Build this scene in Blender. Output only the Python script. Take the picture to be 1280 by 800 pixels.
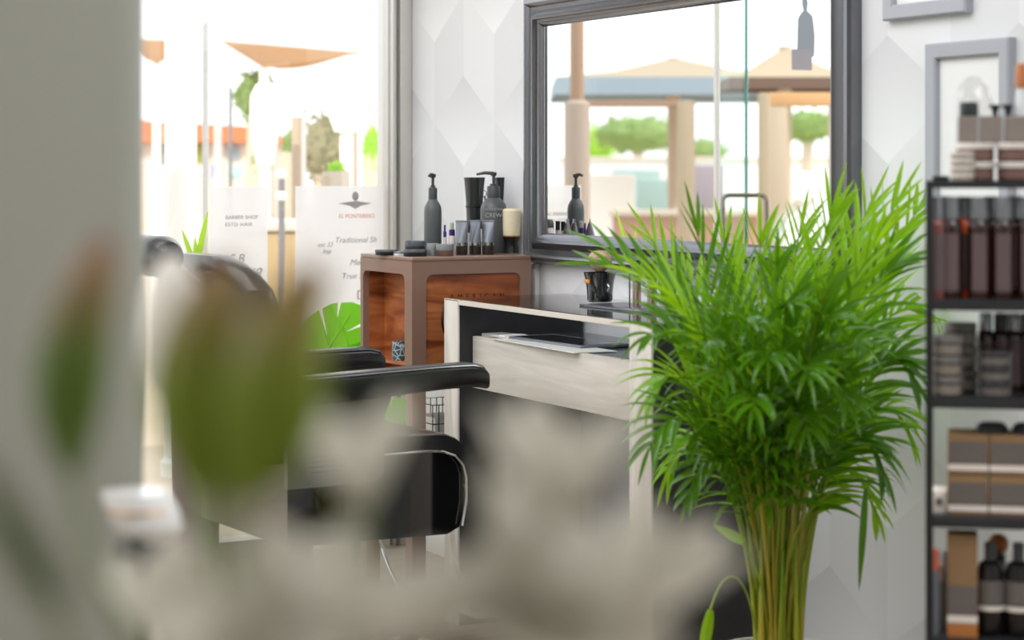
import bpy, bmesh, math, random
from mathutils import Vector, Matrix
random.seed(7)
for o in list(bpy.data.objects): bpy.data.objects.remove(o)
S = bpy.context.scene
COL = S.collection
PI = math.pi
R = math.radians
# ------------------------------------------------------------------ camera
CAM = Vector((6.332, -2.863, 1.25))
FPX = 2560.0; HY = 216.0
YAW = math.atan2(0.8888, 0.4583)
RX = Vector((0.4583, 0.8888, 0)).normalized()
FZ = Vector((-RX.y, RX.x, 0))
cd = bpy.data.cameras.new('camera'); cam = bpy.data.objects.new('camera', cd); COL.objects.link(cam)
cam.location = CAM; cam.rotation_euler = (PI/2, 0, YAW)
cd.sensor_width = 36; cd.lens = 72; cd.shift_y = -(400-HY)/1280; cd.clip_start = 0.02; cd.clip_end = 400
cd.dof.use_dof = True; cd.dof.focus_distance = 5.55; cd.dof.aperture_fstop = 2.9
S.camera = cam
# ------------------------------------------------------------------ colour management, world, lights
S.view_settings.view_transform = 'Standard'; S.view_settings.look = 'None'
S.view_settings.exposure = 0.28; S.view_settings.gamma = 1.0; S.view_settings.use_curve_mapping = False
w = bpy.data.worlds.new('world'); S.world = w; w.use_nodes = True
bg = w.node_tree.nodes['Background']; bg.inputs[0].default_value = (0.93, 0.97, 1.0, 1); bg.inputs[1].default_value = 1.7
def lamp(name, kind, loc, rot, energy, color=(1,1,1), size=None, sizey=None, angle=None):
    l = bpy.data.lights.new(name, kind); l.energy = energy; l.color = color
    if kind == 'AREA': l.shape = 'RECTANGLE'; l.size = size; l.size_y = sizey or size
    if angle is not None: l.angle = angle
    o = bpy.data.objects.new(name, l); o.location = loc; o.rotation_euler = rot; COL.objects.link(o); return o
lamp('sun', 'SUN', (0,0,10), (R(35), R(38), 0), 2.6, (1,.95,.86), angle=R(1))
lamp('overhead_fill_light', 'AREA', (2.2, -1.9, 2.72), (0,0,0), 62, (.96,.98,1), 3.2, 2.2)  # unseen overhead fill, added to brighten the room
lamp('overhead_fill_light', 'AREA', (3.6, -4.0, 2.72), (R(18),0,0), 62, (.97,.98,1), 3.0, 1.6)  # added fill, tilted to reach the space under the desktop
lamp('overhead_fill_light', 'AREA', (5.6, -1.0, 2.72), (0,0,0), 34, (.97,.98,1), 2.4, 1.2)  # added overhead fill towards the camera end, no fitting there

# ------------------------------------------------------------------ helpers
def P(px, py, Z):
    return CAM + RX*((px-640)/FPX*Z) + FZ*Z + Vector((0,0,1))*(-(py-HY)/FPX*Z)
def PM(px, py, Z):
    p = P(px, py, Z); return Vector((p.x, -p.y, p.z))
def lin(c):
    if isinstance(c, str):
        c = tuple(int(c[i:i+2],16)/255 for i in (0,2,4))
    return tuple((x/12.92 if x <= .04045 else ((x+.055)/1.055)**2.4) for x in c[:3]) + (1,)
def nd(nt, t, **kw):
    n = nt.nodes.new(t)
    for k,v in kw.items(): setattr(n,k,v)
    return n
def mat(name, c, rough=.5, metal=0, coat=0, alpha=1, trans=0, emit=0, spec=.5, noise=0, nscale=20, bump=0, sheen=0):
    m = bpy.data.materials.new(name); m.use_nodes = True; nt = m.node_tree; b = nt.nodes['Principled BSDF']
    b.inputs['Base Color'].default_value = lin(c); b.inputs['Roughness'].default_value = rough
    b.inputs['Metallic'].default_value = metal; b.inputs['Coat Weight'].default_value = coat
    b.inputs['Alpha'].default_value = alpha; b.inputs['Transmission Weight'].default_value = trans
    b.inputs['Specular IOR Level'].default_value = spec
    if noise or bump:
        tc = nd(nt,'ShaderNodeTexCoord'); n = nd(nt,'ShaderNodeTexNoise'); n.inputs['Scale'].default_value = nscale; n.inputs['Detail'].default_value = 5
        nt.links.new(tc.outputs['Object'], n.inputs['Vector'])
        if noise:
            mx = nd(nt,'ShaderNodeMix', data_type='RGBA'); l = lin(c)
            mx.inputs[6].default_value = tuple(max(0,x*(1-noise)) for x in l[:3])+(1,)
            mx.inputs[7].default_value = tuple(min(1,x*(1+noise)) for x in l[:3])+(1,)
            nt.links.new(n.outputs['Fac'], mx.inputs[0]); nt.links.new(mx.outputs[2], b.inputs['Base Color'])
        if bump:
            bp = nd(nt,'ShaderNodeBump'); bp.inputs['Strength'].default_value = bump; bp.inputs['Distance'].default_value = .002
            nt.links.new(n.outputs['Fac'], bp.inputs['Height']); nt.links.new(bp.outputs[0], b.inputs['Normal'])
    return m
def wood(name, c1, c2, rough=.45, scale=(1.5,1.5,14), dist=2.0, coords='Object', c3=None):
    m = bpy.data.materials.new(name); m.use_nodes = True; nt = m.node_tree; b = nt.nodes['Principled BSDF']
    tc = nd(nt,'ShaderNodeTexCoord'); mp = nd(nt,'ShaderNodeMapping'); mp.inputs['Scale'].default_value = scale
    n = nd(nt,'ShaderNodeTexNoise'); n.inputs['Scale'].default_value = 2; n.inputs['Detail'].default_value = 7; n.inputs['Distortion'].default_value = dist
    cr = nd(nt,'ShaderNodeValToRGB'); cr.color_ramp.elements[0].position = .34; cr.color_ramp.elements[1].position = .66
    cr.color_ramp.elements[0].color = lin(c1); cr.color_ramp.elements[1].color = lin(c2)
    if c3:
        e = cr.color_ramp.elements.new(.5); e.color = lin(c3)
    L = nt.links.new
    L(tc.outputs[coords], mp.inputs[0]); L(mp.outputs[0], n.inputs['Vector']); L(n.outputs['Fac'], cr.inputs[0]); L(cr.outputs[0], b.inputs['Base Color'])
    b.inputs['Roughness'].default_value = rough
    return m
def thin_glass(name, tint=(1,1,1), refl=.06, haze=0, hazecol=(1,1,1), grazing=True):
    m = bpy.data.materials.new(name); m.use_nodes = True; nt = m.node_tree; nt.nodes.clear()
    out = nd(nt,'ShaderNodeOutputMaterial'); t = nd(nt,'ShaderNodeBsdfTransparent'); t.inputs[0].default_value = tint+(1,)
    g = nd(nt,'ShaderNodeBsdfGlossy'); g.inputs['Roughness'].default_value = .01
    mx = nd(nt,'ShaderNodeMixShader'); mx.inputs[0].default_value = refl
    L = nt.links.new; L(t.outputs[0], mx.inputs[1]); L(g.outputs[0], mx.inputs[2])
    lw = nd(nt,'ShaderNodeLayerWeight'); pw_ = nd(nt,'ShaderNodeMath',operation='POWER'); pw_.inputs[1].default_value = 5; L(lw.outputs['Facing'], pw_.inputs[0])
    ma = nd(nt,'ShaderNodeMath',operation='MULTIPLY_ADD'); ma.inputs[1].default_value = 1-refl; ma.inputs[2].default_value = refl; L(pw_.outputs[0], ma.inputs[0]); 
    if grazing: L(ma.outputs[0], mx.inputs[0])
    last = mx
    if haze:
        d = nd(nt,'ShaderNodeBsdfTranslucent'); d.inputs[0].default_value = hazecol+(1,)
        d2 = nd(nt,'ShaderNodeBsdfDiffuse'); d2.inputs[0].default_value = hazecol+(1,)
        ad = nd(nt,'ShaderNodeMixShader'); ad.inputs[0].default_value=.35; L(d.outputs[0], ad.inputs[1]); L(d2.outputs[0], ad.inputs[2])
        m2 = nd(nt,'ShaderNodeMixShader'); m2.inputs[0].default_value = haze; L(mx.outputs[0], m2.inputs[1]); L(ad.outputs[0], m2.inputs[2]); last = m2
    L(last.outputs[0], out.inputs[0]); return m
def leafmat(name, c, ct, rough=.35, tr=.4, tip=None, var=.25, axis=2, tpos=(.45,.85)):
    """leaf: principled + translucent; optional pigment change towards the tip"""
    m = bpy.data.materials.new(name); m.use_nodes = True; nt = m.node_tree; b = nt.nodes['Principled BSDF']; out = nt.nodes['Material Output']
    L = nt.links.new
    tc = nd(nt,'ShaderNodeTexCoord'); n = nd(nt,'ShaderNodeTexNoise'); n.inputs['Scale'].default_value = 9; L(tc.outputs['Object'], n.inputs['Vector'])
    mx = nd(nt,'ShaderNodeMix', data_type='RGBA'); l = lin(c)
    mx.inputs[6].default_value = tuple(x*(1-var) for x in l[:3])+(1,); mx.inputs[7].default_value = tuple(min(1,x*(1+var)) for x in l[:3])+(1,)
    L(n.outputs['Fac'], mx.inputs[0]); colout = mx.outputs[2]
    if tip:
        sp = nd(nt,'ShaderNodeSeparateXYZ'); L(tc.outputs['Generated'], sp.inputs[0])
        mr = nd(nt,'ShaderNodeMapRange'); mr.inputs[1].default_value = tpos[0]; mr.inputs[2].default_value = tpos[1]; L(sp.outputs[axis], mr.inputs[0])
        m3 = nd(nt,'ShaderNodeMix', data_type='RGBA'); L(mr.outputs[0], m3.inputs[0]); L(colout, m3.inputs[6]); m3.inputs[7].default_value = lin(tip); colout = m3.outputs[2]
    L(colout, b.inputs['Base Color']); b.inputs['Roughness'].default_value = rough
    t = nd(nt,'ShaderNodeBsdfTranslucent'); t.inputs[0].default_value = lin(ct)
    ms = nd(nt,'ShaderNodeMixShader'); ms.inputs[0].default_value = tr; L(b.outputs[0], ms.inputs[1]); L(t.outputs[0], ms.inputs[2]); L(ms.outputs[0], out.inputs[0])
    return m
# --- objects
def link(name, bm, m, parent=None, smooth=True, loc=None, rot=None):
    me = bpy.data.meshes.new(name)
    bmesh.ops.recalc_face_normals(bm, faces=bm.faces)
    if smooth:
        for f in bm.faces: f.smooth = True
        for e in bm.edges:
            if len(e.link_faces) == 2 and e.calc_face_angle(0) > R(35): e.smooth = False
    bm.to_mesh(me); bm.free(); me.materials.append(m)
    o = bpy.data.objects.new(name, me); COL.objects.link(o)
    if parent: o.parent = parent
    if loc is not None: o.location = loc
    if rot is not None: o.rotation_euler = rot
    return o
def tag(o, label, cat, group=None, kind=None):
    o['label'] = label; o['category'] = cat
    if group: o['group'] = group
    if kind: o['kind'] = kind
    return o
def thing(name, label, cat, loc=(0,0,0), rz=0, group=None):
    o = bpy.data.objects.new(name, None); COL.objects.link(o); o.location = loc; o.rotation_euler = (0,0,rz)
    o.empty_display_size = .05
    return tag(o, label, cat, group)
def struct(name, bm, m, parent=None, smooth=False):
    o = link(name, bm, m, parent, smooth)
    if not parent: o['kind'] = 'structure'
    return o
def dup(root, loc, rz, label, group=None):
    r = root.copy(); COL.objects.link(r); r.location = loc; r.rotation_euler = (0,0,rz); r['label'] = label
    if group: r['group'] = group
    for ch in list(root.children):
        c = ch.copy(); COL.objects.link(c); c.parent = r
        for g in list(ch.children):
            d = g.copy(); COL.objects.link(d); d.parent = c
    return r
# --- shapes
def B(): return bmesh.new()
def box(bm, lo, hi, bev=0, seg=2):
    c = [(a+b)/2 for a,b in zip(lo,hi)]; s = [abs(b-a) for a,b in zip(lo,hi)]
    t = bmesh.new(); bmesh.ops.create_cube(t, size=1)
    for v in t.verts: v.co = Vector((v.co.x*s[0]+c[0], v.co.y*s[1]+c[1], v.co.z*s[2]+c[2]))
    if bev: bmesh.ops.bevel(t, geom=t.edges[:], offset=min(bev, min(s)*.45), segments=seg, affect='EDGES', profile=.5)
    merge(bm, t); return bm
def merge(bm, t, M=None):
    mp = {}
    for v in t.verts: mp[v] = bm.verts.new(M @ v.co if M else v.co)
    for f in t.faces:
        try: bm.faces.new([mp[v] for v in f.verts])
        except ValueError: pass
    t.free()
def lathe(bm, prof, c=(0,0,0), n=24, sx=1, sy=1):
    rings = []
    for r,z in prof:
        if r < 1e-6: rings.append([bm.verts.new((c[0],c[1],c[2]+z))])
        else: rings.append([bm.verts.new((c[0]+r*sx*math.cos(2*PI*i/n), c[1]+r*sy*math.sin(2*PI*i/n), c[2]+z)) for i in range(n)])
    for a,b in zip(rings, rings[1:]):
        for i in range(n):
            j=(i+1)%n
            if len(a)==1 and len(b)==1: continue
            if len(a)==1: bm.faces.new((a[0],b[i],b[j]))
            elif len(b)==1: bm.faces.new((a[i],b[0],a[j]))
            else: bm.faces.new((a[i],b[i],b[j],a[j]))
    return bm
def loft(bm, rings, cap=True, closed=False):
    vs = [[bm.verts.new(p) for p in r] for r in rings]; n = len(vs[0])
    pairs = list(zip(vs, vs[1:])) + ([(vs[-1], vs[0])] if closed else [])
    for a,b in pairs:
        for i in range(n):
            j=(i+1)%n; bm.faces.new((a[i],a[j],b[j],b[i]))
    if cap and not closed:
        bm.faces.new(list(reversed(vs[0]))); bm.faces.new(vs[-1])
    return bm
def tube(bm, pts, r, n=8, cap=True, closed=False, flat=1):
    pts = [Vector(p) for p in pts]; rs = r if isinstance(r,(list,tuple)) else [r]*len(pts)
    rings = []; prev = None
    for i,p in enumerate(pts):
        if closed: t = (pts[(i+1)%len(pts)]-pts[i-1]).normalized()
        else: t = (pts[min(i+1,len(pts)-1)]-pts[max(i-1,0)]).normalized()
        if prev is None:
            a = Vector((0,0,1)) if abs(t.z)<.9 else Vector((1,0,0)); u = t.cross(a).normalized()
        else: u = (prev - t*prev.dot(t)).normalized()
        prev = u; v = t.cross(u)
        rings.append([p+u*rs[i]*math.cos(2*PI*k/n)+v*rs[i]*flat*math.sin(2*PI*k/n) for k in range(n)])
    return loft(bm, rings, cap, closed)
def bez(pts, n=12):
    pts=[Vector(p) for p in pts]; out=[]
    for i in range(n+1):
        t=i/n; q=pts[:]
        while len(q)>1: q=[a.lerp(b,t) for a,b in zip(q,q[1:])]
        out.append(q[0])
    return out
def prism(bm, poly, y0, y1, axis='y'):
    """extrude a 2D outline (x,z) from y0 to y1"""
    def mk(a,b,c):
        return {'y':(a,c,b),'x':(c,a,b),'z':(a,b,c)}[axis]
    A=[bm.verts.new(mk(a,b,y0)) for a,b in poly]; Bv=[bm.verts.new(mk(a,b,y1)) for a,b in poly]
    bm.faces.new(A); bm.faces.new(list(reversed(Bv)))
    n=len(poly)
    for i in range(n): bm.faces.new((A[i],Bv[i],Bv[(i+1)%n],A[(i+1)%n]))
    return bm
def rrect(x0,z0,x1,z1,r,n=5):
    out=[]
    for cx,cz,a0 in ((x1-r,z1-r,0),(x0+r,z1-r,90),(x0+r,z0+r,180),(x1-r,z0+r,270)):
        for i in range(n+1):
            a=R(a0+90*i/n); out.append((cx+r*math.cos(a),cz+r*math.sin(a)))
    return out
def text(name, s, size, m, parent, loc, rot, ext=.0004, align='CENTER', shear=0, label=None, spacing=1):
    c = bpy.data.curves.new(name,'FONT'); c.body=s; c.size=size; c.extrude=ext; c.align_x=align; c.align_y='CENTER'; c.shear=shear; c.space_character=spacing
    t = bpy.data.objects.new('t',c); COL.objects.link(t)
    dg = bpy.context.evaluated_depsgraph_get(); me = bpy.data.meshes.new_from_object(t.evaluated_get(dg)); bpy.data.objects.remove(t)
    me.materials.clear(); me.materials.append(m)
    o = bpy.data.objects.new(name, me); COL.objects.link(o); o.location=loc; o.rotation_euler=rot
    if parent: o.parent=parent
    return o
# ------------------------------------------------------------------ materials
M_paint = mat('white_paint','e6e6e4',.7); M_ceil = mat('ceiling_paint','f0f0ee',.9)
M_pillar = mat('grey_green_paint','a5a69b',.35)
M_floor = wood('wood_floor','8a7b6c','a89a8a',.4,(6,.8,1),1)
M_steel = mat('brushed_steel','cdcbc7',.38,.55,noise=.08,nscale=6); M_mull = mat('white_mullion','e4e2de',.4); M_chrome = mat('chrome','d8d8da',.08,1)
M_gunmetal = mat('pewter_lacquer','75767b',.2,.85); M_black = mat('black_plastic','17181a',.35)
M_matteblack = mat('matte_black','2b2d30',.55); M_blackwood = mat('black_laminate','232326',.5,noise=.25,nscale=40)
M_greywood = wood('whitewashed_oak','bdb6ae','d9d3ca',.5,(9,9,1.2),1.2)
M_greywood_h = wood('whitewashed_oak_horizontal','c6bfb6','ddd6cc',.5,(1.2,9,14),1.2)
M_gloss = mat('black_glass_top','15161a',.04,0,.5)
M_wood = wood('cedar_wood','6e3418','b87444',.42,(1.0,1.0,8),1.8,c3='9c542a')
M_cabinet = mat('taupe_lacquer','86695b',.3)
M_leather = mat('black_leather','16181b',.3,0,.25,bump=.25,nscale=160)
M_greybottle = mat('charcoal_plastic','53575a',.38); M_dkgrey = mat('dark_grey_plastic','3c4043',.4)
M_silver = mat('silver_tube','7d838d',.4,.5); M_redback = mat('dark_red_label','6b2a22',.4)
M_cream = mat('cream_bristle','eadfc0',.9,noise=.12,nscale=120); M_white = mat('white_plastic','ecebe6',.35)
M_amber = mat('amber_plastic','2c120c',.12,0,.4); M_brownjar = mat('brown_jar','4a2a1e',.15,0,.5)
M_kraft = mat('kraft_card','8a6c4a',.8,noise=.08,nscale=60); M_label = mat('charcoal_label','66605c',.6,noise=.15,nscale=90)
M_offwhite = mat('offwhite_card','e4dcd4',.7); M_boxgrey = mat('grey_brown_card','837972',.7)
M_purple = mat('violet_plastic','2c2370',.3); M_orange = mat('orange_liquid','f05a1c',.15,0,.4)
M_wall = None
def wallpaper():
    m = bpy.data.materials.new('chevron_wallpaper'); m.use_nodes=True; nt=m.node_tree; b=nt.nodes['Principled BSDF']; L=nt.links.new
    b.inputs['Roughness'].default_value=.55
    tc=nd(nt,'ShaderNodeTexCoord'); sp=nd(nt,'ShaderNodeSeparateXYZ'); L(tc.outputs['Object'],sp.inputs[0])
    def mth(op,a,b_=None,c=None):
        n=nd(nt,'ShaderNodeMath',operation=op)
        for i,v in enumerate((a,b_,c)):
            if v is None: continue
            if isinstance(v,(int,float)): n.inputs[i].default_value=v
            else: L(v,n.inputs[i])
        return n.outputs[0]
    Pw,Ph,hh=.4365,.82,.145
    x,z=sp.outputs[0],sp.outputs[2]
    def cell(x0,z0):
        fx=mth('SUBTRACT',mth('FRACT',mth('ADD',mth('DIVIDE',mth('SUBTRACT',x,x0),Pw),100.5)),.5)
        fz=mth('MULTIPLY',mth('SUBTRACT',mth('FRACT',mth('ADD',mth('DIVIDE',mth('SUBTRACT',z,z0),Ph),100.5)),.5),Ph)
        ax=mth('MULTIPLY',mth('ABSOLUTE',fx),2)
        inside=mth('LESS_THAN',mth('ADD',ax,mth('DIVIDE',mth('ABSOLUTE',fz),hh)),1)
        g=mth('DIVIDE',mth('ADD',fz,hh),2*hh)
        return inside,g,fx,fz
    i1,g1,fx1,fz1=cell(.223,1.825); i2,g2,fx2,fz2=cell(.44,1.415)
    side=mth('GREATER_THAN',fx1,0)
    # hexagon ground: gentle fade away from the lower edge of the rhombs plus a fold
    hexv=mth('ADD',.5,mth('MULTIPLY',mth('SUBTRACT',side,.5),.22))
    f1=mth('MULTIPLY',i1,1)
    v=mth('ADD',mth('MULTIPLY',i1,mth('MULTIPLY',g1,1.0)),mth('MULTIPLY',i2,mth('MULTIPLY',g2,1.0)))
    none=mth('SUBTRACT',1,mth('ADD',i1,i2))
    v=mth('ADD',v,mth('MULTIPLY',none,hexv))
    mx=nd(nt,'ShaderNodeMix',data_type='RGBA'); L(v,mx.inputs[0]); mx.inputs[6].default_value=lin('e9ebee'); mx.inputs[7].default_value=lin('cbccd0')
    L(mx.outputs[2],b.inputs['Base Color']); return m
M_wall = wallpaper()
M_glass = thin_glass('clear_glass'); 
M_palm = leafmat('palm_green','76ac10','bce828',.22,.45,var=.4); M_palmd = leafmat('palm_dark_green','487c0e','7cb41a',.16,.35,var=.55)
M_stem = leafmat('palm_stem','aab432','ccd04c',.35,.25,tip='7aa82a',tpos=(.3,.8)); M_stemy = leafmat('palm_stem_yellow','c8b43c','e0cc50',.4,.22,tip='94b02c',tpos=(.25,.75))
M_monstera = leafmat('monstera_green','4fbf1c','a4f03c',.3,.5); M_tree = leafmat('tree_green','8ea864','a8c070',.7,.3,var=.4)
M_hedge = leafmat('hedge_green','9a9470','a8a878',.8,.2,var=.3); M_lime = leafmat('lime_leaves','a8d838','c8f048',.7,.4)
# ------------------------------------------------------------------ room
bm=B(); box(bm,(0,0,0),(8.2,.15,2.8)); struct('wall_right', bm, M_wall)
bm=B(); box(bm,(-.1,-5.2,-.1),(8.2,.15,0)); struct('floor', bm, M_floor)
bm=B(); box(bm,(-.6,-5.2,2.8),(8.2,.15,2.95)); struct('ceiling', bm, M_ceil)
bm=B(); box(bm,(0,-5.35,0),(8.2,-5.2,2.8)); struct('wall_left', bm, M_paint)
bm=B(); box(bm,(8.2,-5.35,0),(8.35,.15,2.8)); struct('wall_rear', bm, M_paint)
bm=B(); box(bm,(3.45,-2.75,0),(3.9,-2.103,2.8),.05,6); struct('wall_partition', bm, M_pillar, smooth=True)
# front glazing: steel jamb in the corner, transom, far post
bm=B()
box(bm,(-.06,-.046,0),(.05,-.001,2.8),.004); box(bm,(-.06,-.083,0),(.03,-.046,2.8),.004); box(bm,(-.05,-.075,0),(.055,-.062,2.8),.003)
f=struct('window_1', bm, M_steel, smooth=True)
bm=B(); box(bm,(-.05,-5.2,2.72),(.05,-.083,2.8)); box(bm,(-.05,-5.2,0),(.05,-2.2,.06)); box(bm,(-.05,-1.27,0),(.05,-.083,.06)); struct('window_frame', bm, M_steel, f)
bm=B(); box(bm,(-.015,-1.282,0),(.015,-1.27,2.72),.003); box(bm,(-.025,-2.24,0),(.025,-2.2,2.72),.003); struct('mullion', bm, M_mull, f)
bm=B(); box(bm,(-.005,-1.268,.06),(.005,-.083,2.72)); struct('glass_pane', bm, M_glass, f)
bm=B(); box(bm,(-.005,-5.2,.06),(.005,-2.24,2.72)); struct('glass_pane', bm, M_glass, f)
bm=B(); box(bm,(-.005,-2.2,2.3),(.005,-1.29,2.72)); struct('glass_pane', bm, M_glass, f)
# vinyl panels with lettering on the glass
M_vinyl = thin_glass('frosted_vinyl',(1,1,1),.03,.72,(.93,.92,.93))
M_ink = mat('grey_ink','a8a4a6',.8); M_redink = mat('red_ink','e8a098',.8); M_bluegrey=mat('slate_vinyl','8a929c',.7)
def vinyl(y0,y1,z0,z1,label):
    t=thing('window_sign',label,'window sign',(.007,(y0+y1)/2,z0))
    bm=B(); h=(y1-y0)/2; box(bm,(0,-h,0),(.0012,h,z1-z0)); link('film',bm,M_vinyl,t,False); return t
RT=(PI/2,0,PI/2)
s=vinyl(-.405,-.088,.55,1.206,'frosted white window sign with dark winged logo and a red line, beside steel jamb')
bm=B()
bmesh.ops.create_uvsphere(bm,u_segments=16,v_segments=8,radius=.012)
for v in bm.verts: v.co=Vector((v.co.x*.08,v.co.y,v.co.z*1.3+.622))
prism(bm,[(-.06,.598),(0,.606),(.06,.598),(.02,.590),(0,.580),(-.02,.590)],-.0006,.0012,'x')
link('winged_logo',bm,M_ink,s,False,loc=(.0022,.055,0))
text('lettering','EL PONTERESO',.019,M_redink,s,(.0026,.06,.555),RT)
text('lettering','Traditional Sh',.027,M_ink,s,(.0026,.055,.475),RT,shear=.3)
text('lettering','est 33\n  bsp',.022,M_ink,s,(.0026,-.055,.45),RT,shear=.4)
text('lettering','Mens',.03,M_ink,s,(.0026,.065,.40),RT,shear=.3)
text('lettering','True Sen',.028,M_ink,s,(.0026,.055,.355),RT,shear=.3)
text('lettering','D',.045,M_ink,s,(.0026,.075,.29),RT)
s=vinyl(-.70,-.5025,.45,1.206,'narrow frosted white window sign with grey scribbled lettering, further from the jamb')
text('lettering','BARBER SHOP',.018,M_ink,s,(.0026,.01,.655),RT); text('lettering','ESTD HAIR',.018,M_ink,s,(.0026,0,.632),RT,spacing=1.1)
text('lettering','S B',.04,M_ink,s,(.0026,-.01,.52),RT,shear=.3)
text('lettering','N8',.05,M_ink,s,(.0026,.04,.47),RT,shear=.4)
# silhouette decal
t=thing('silhouette_decal','grey vinyl silhouette of a standing man on the glass, seen in mirror','decal',(.007,-1.655,1.6))
bm=B()
def sy(px): return (px-1010)/30*.107
def sz(py): return .035+(88-py)*.00301
pts=[(997,88),(997,62),(1002,62),(1003,24),(1007,17),(1010,14),(1008,4),(1010,-6),(1014,-6),(1016,4),(1015,14),(1022,20),(1025,45),(1024,70),(1021,72),(1021,88)]
prism(bm,[(-sy(a),sz(b)) for a,b in pts],0,.0012,'x'); link('figure',bm,M_bluegrey,t,False)
bm=B(); prism(bm,[(-sy(995),sz(88)),(-sy(995),sz(62)),(-sy(1020),sz(62)),(-sy(1020),sz(88))],.0014,.0022,'x'); link('panel',bm,mat('grey_mauve_vinyl','9b969d',.7),t,False)
# glass door, opened outwards
hx=Vector((-.01,-1.30,0)); dirv=Vector((-.6+.01,-1.806+1.30,0)).normalized(); perp=Vector((-dirv.y,dirv.x,0))
d1=bpy.data.objects.new('door_1',None); COL.objects.link(d1); d1.location=hx; d1.rotation_euler=(0,0,math.atan2(dirv.y,dirv.x)); d1['kind']='structure'
bm=B(); box(bm,(0,-.005,.02),(.774,.005,2.28)); struct('glass_leaf',bm,thin_glass('door_glass',(.93,.99,.98),.05,grazing=False),d1)
bm=B(); box(bm,(.774,-.006,.02),(.786,.006,2.28)); struct('glass_edge',bm,mat('green_glass_edge','12a08a',.15),d1)
bm=B()
for sgn in (1,-1):
    ps=[(.72,0,1.16)]+bez([(.72,sgn*.06,1.16),(.72,sgn*.088,1.16),(.72,sgn*.088,1.13)],6)+[(.72,sgn*.088,.8)]+bez([(.72,sgn*.088,.63),(.72,sgn*.088,.6),(.72,sgn*.06,.6)],6)+[(.72,0,.6)]
    tube(bm,ps,.0095,10)
struct('door_handle',bm,mat('bronzed_steel','8d8078',.25,.9),d1,True)
for zz in (.3,2.0):
    bm=B(); box(bm,(-.01,-.016,zz),(.06,.016,zz+.07),.004); struct('hinge',bm,M_steel,d1,True)
# wall trim: white conduit under the mirror and behind the desk
bm=B(); box(bm,(.935,-.018,0),(.962,0,.98),.004); struct('trim_1',bm,M_white,smooth=True)
bm=B(); box(bm,(1.86,-.02,0),(1.90,0,.7),.004); struct('trim_2',bm,M_steel,smooth=True)
bm=B(); box(bm,(0,-.015,0),(8.2,0,.09),.004); struct('baseboard_right',bm,M_white,smooth=True)
# ------------------------------------------------------------------ mirror
def wx(px,y=0):   # x on plane y seen at px
    a=(px-640)/FPX; Z=(-CAM.y+y)/(RX.y*a+FZ.y); p=P(px,HY,Z); return p.x, Z
x0,_=wx(656,-.03); x1,_=wx(1064,-.03)
z0,z1=.985,1.768
mt=thing('wall_mirror','large rectangular wall mirror in a moulded pewter grey frame above the desk','mirror',((x0+x1)/2,0,z0))
W=(x1-x0)/2; H=z1-z0; fw=.088
prof=[(0,0),(0,-.030),(.006,-.038),(.016,-.040),(.024,-.034),(.028,-.028),(.040,-.026),(.052,-.034),(.060,-.042),(.066,-.040),(.068,-.030),(.074,-.028),(.086,-.018),(fw,-.016),(fw,0)]
bm=B(); rings=[]
for (cx,cz,sx,sz_) in ((-W,0,1,1),(W,0,-1,1),(W,H,-1,-1),(-W,H,1,-1)):
    rings.append([Vector((cx+sx*u,d,cz+sz_*u)) for u,d in prof])
loft(bm,rings,False,True); link('frame',bm,M_gunmetal,mt)
bm=B(); box(bm,(-W+fw-.004,-.014,fw-.004),(W-fw+.004,-.006,H-fw+.004)); 
mm=bpy.data.materials.new('silvered_glass'); mm.use_nodes=True; mb=mm.node_tree.nodes['Principled BSDF']; mb.inputs['Metallic'].default_value=1; mb.inputs['Roughness'].default_value=0; mb.inputs['Base Color'].default_value=(.96,.97,.96,1)
link('mirror_glass',bm,mm,mt,False)
# ------------------------------------------------------------------ picture frames
M_pf=mat('pale_grey_frame','a6a9b2',.45); M_print=mat('print_paper','e8e8ea',.7); M_printg=mat('print_grey','cfd2d6',.7)
def picture(xa,xb,za,zb,label,art):
    t=thing('picture_frame',label,'picture frame',((xa+xb)/2,0,za),0)
    w2=(xb-xa)/2; h=zb-za; f=.034
    bm=B(); rings=[]
    pr=[(0,0),(0,-.018),(.004,-.022),(f-.004,-.02),(f,-.016),(f,0)]
    for (cx,cz,sx,s_) in ((-w2,0,1,1),(w2,0,-1,1),(w2,h,-1,-1),(-w2,h,1,-1)): rings.append([Vector((cx+sx*u,d,cz+s_*u)) for u,d in pr])
    loft(bm,rings,False,True); link('frame',bm,M_pf,t)
    bm=B(); box(bm,(-w2+f,-.006,f),(w2-f,-.002,h-f)); link('print',bm,M_print,t,False)
    bm=B()
    if art==1: prism(bm,[(-.05,.10),(.05,.10),(.05,.20),(0,.25),(-.05,.2)],-.0075,-.0062)
    else: box(bm,(-.07,-.0075,.05),(.03,-.0062,.2))
    link('artwork',bm,M_printg,t,False)
picture(2.63,2.915,1.59,1.95,'upper pale grey picture frame on the white wall, cut by the photo top edge',2)
picture(2.779,3.05,1.16,1.53,'lower pale grey picture frame on the wall, partly behind the product rack',1)
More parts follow.
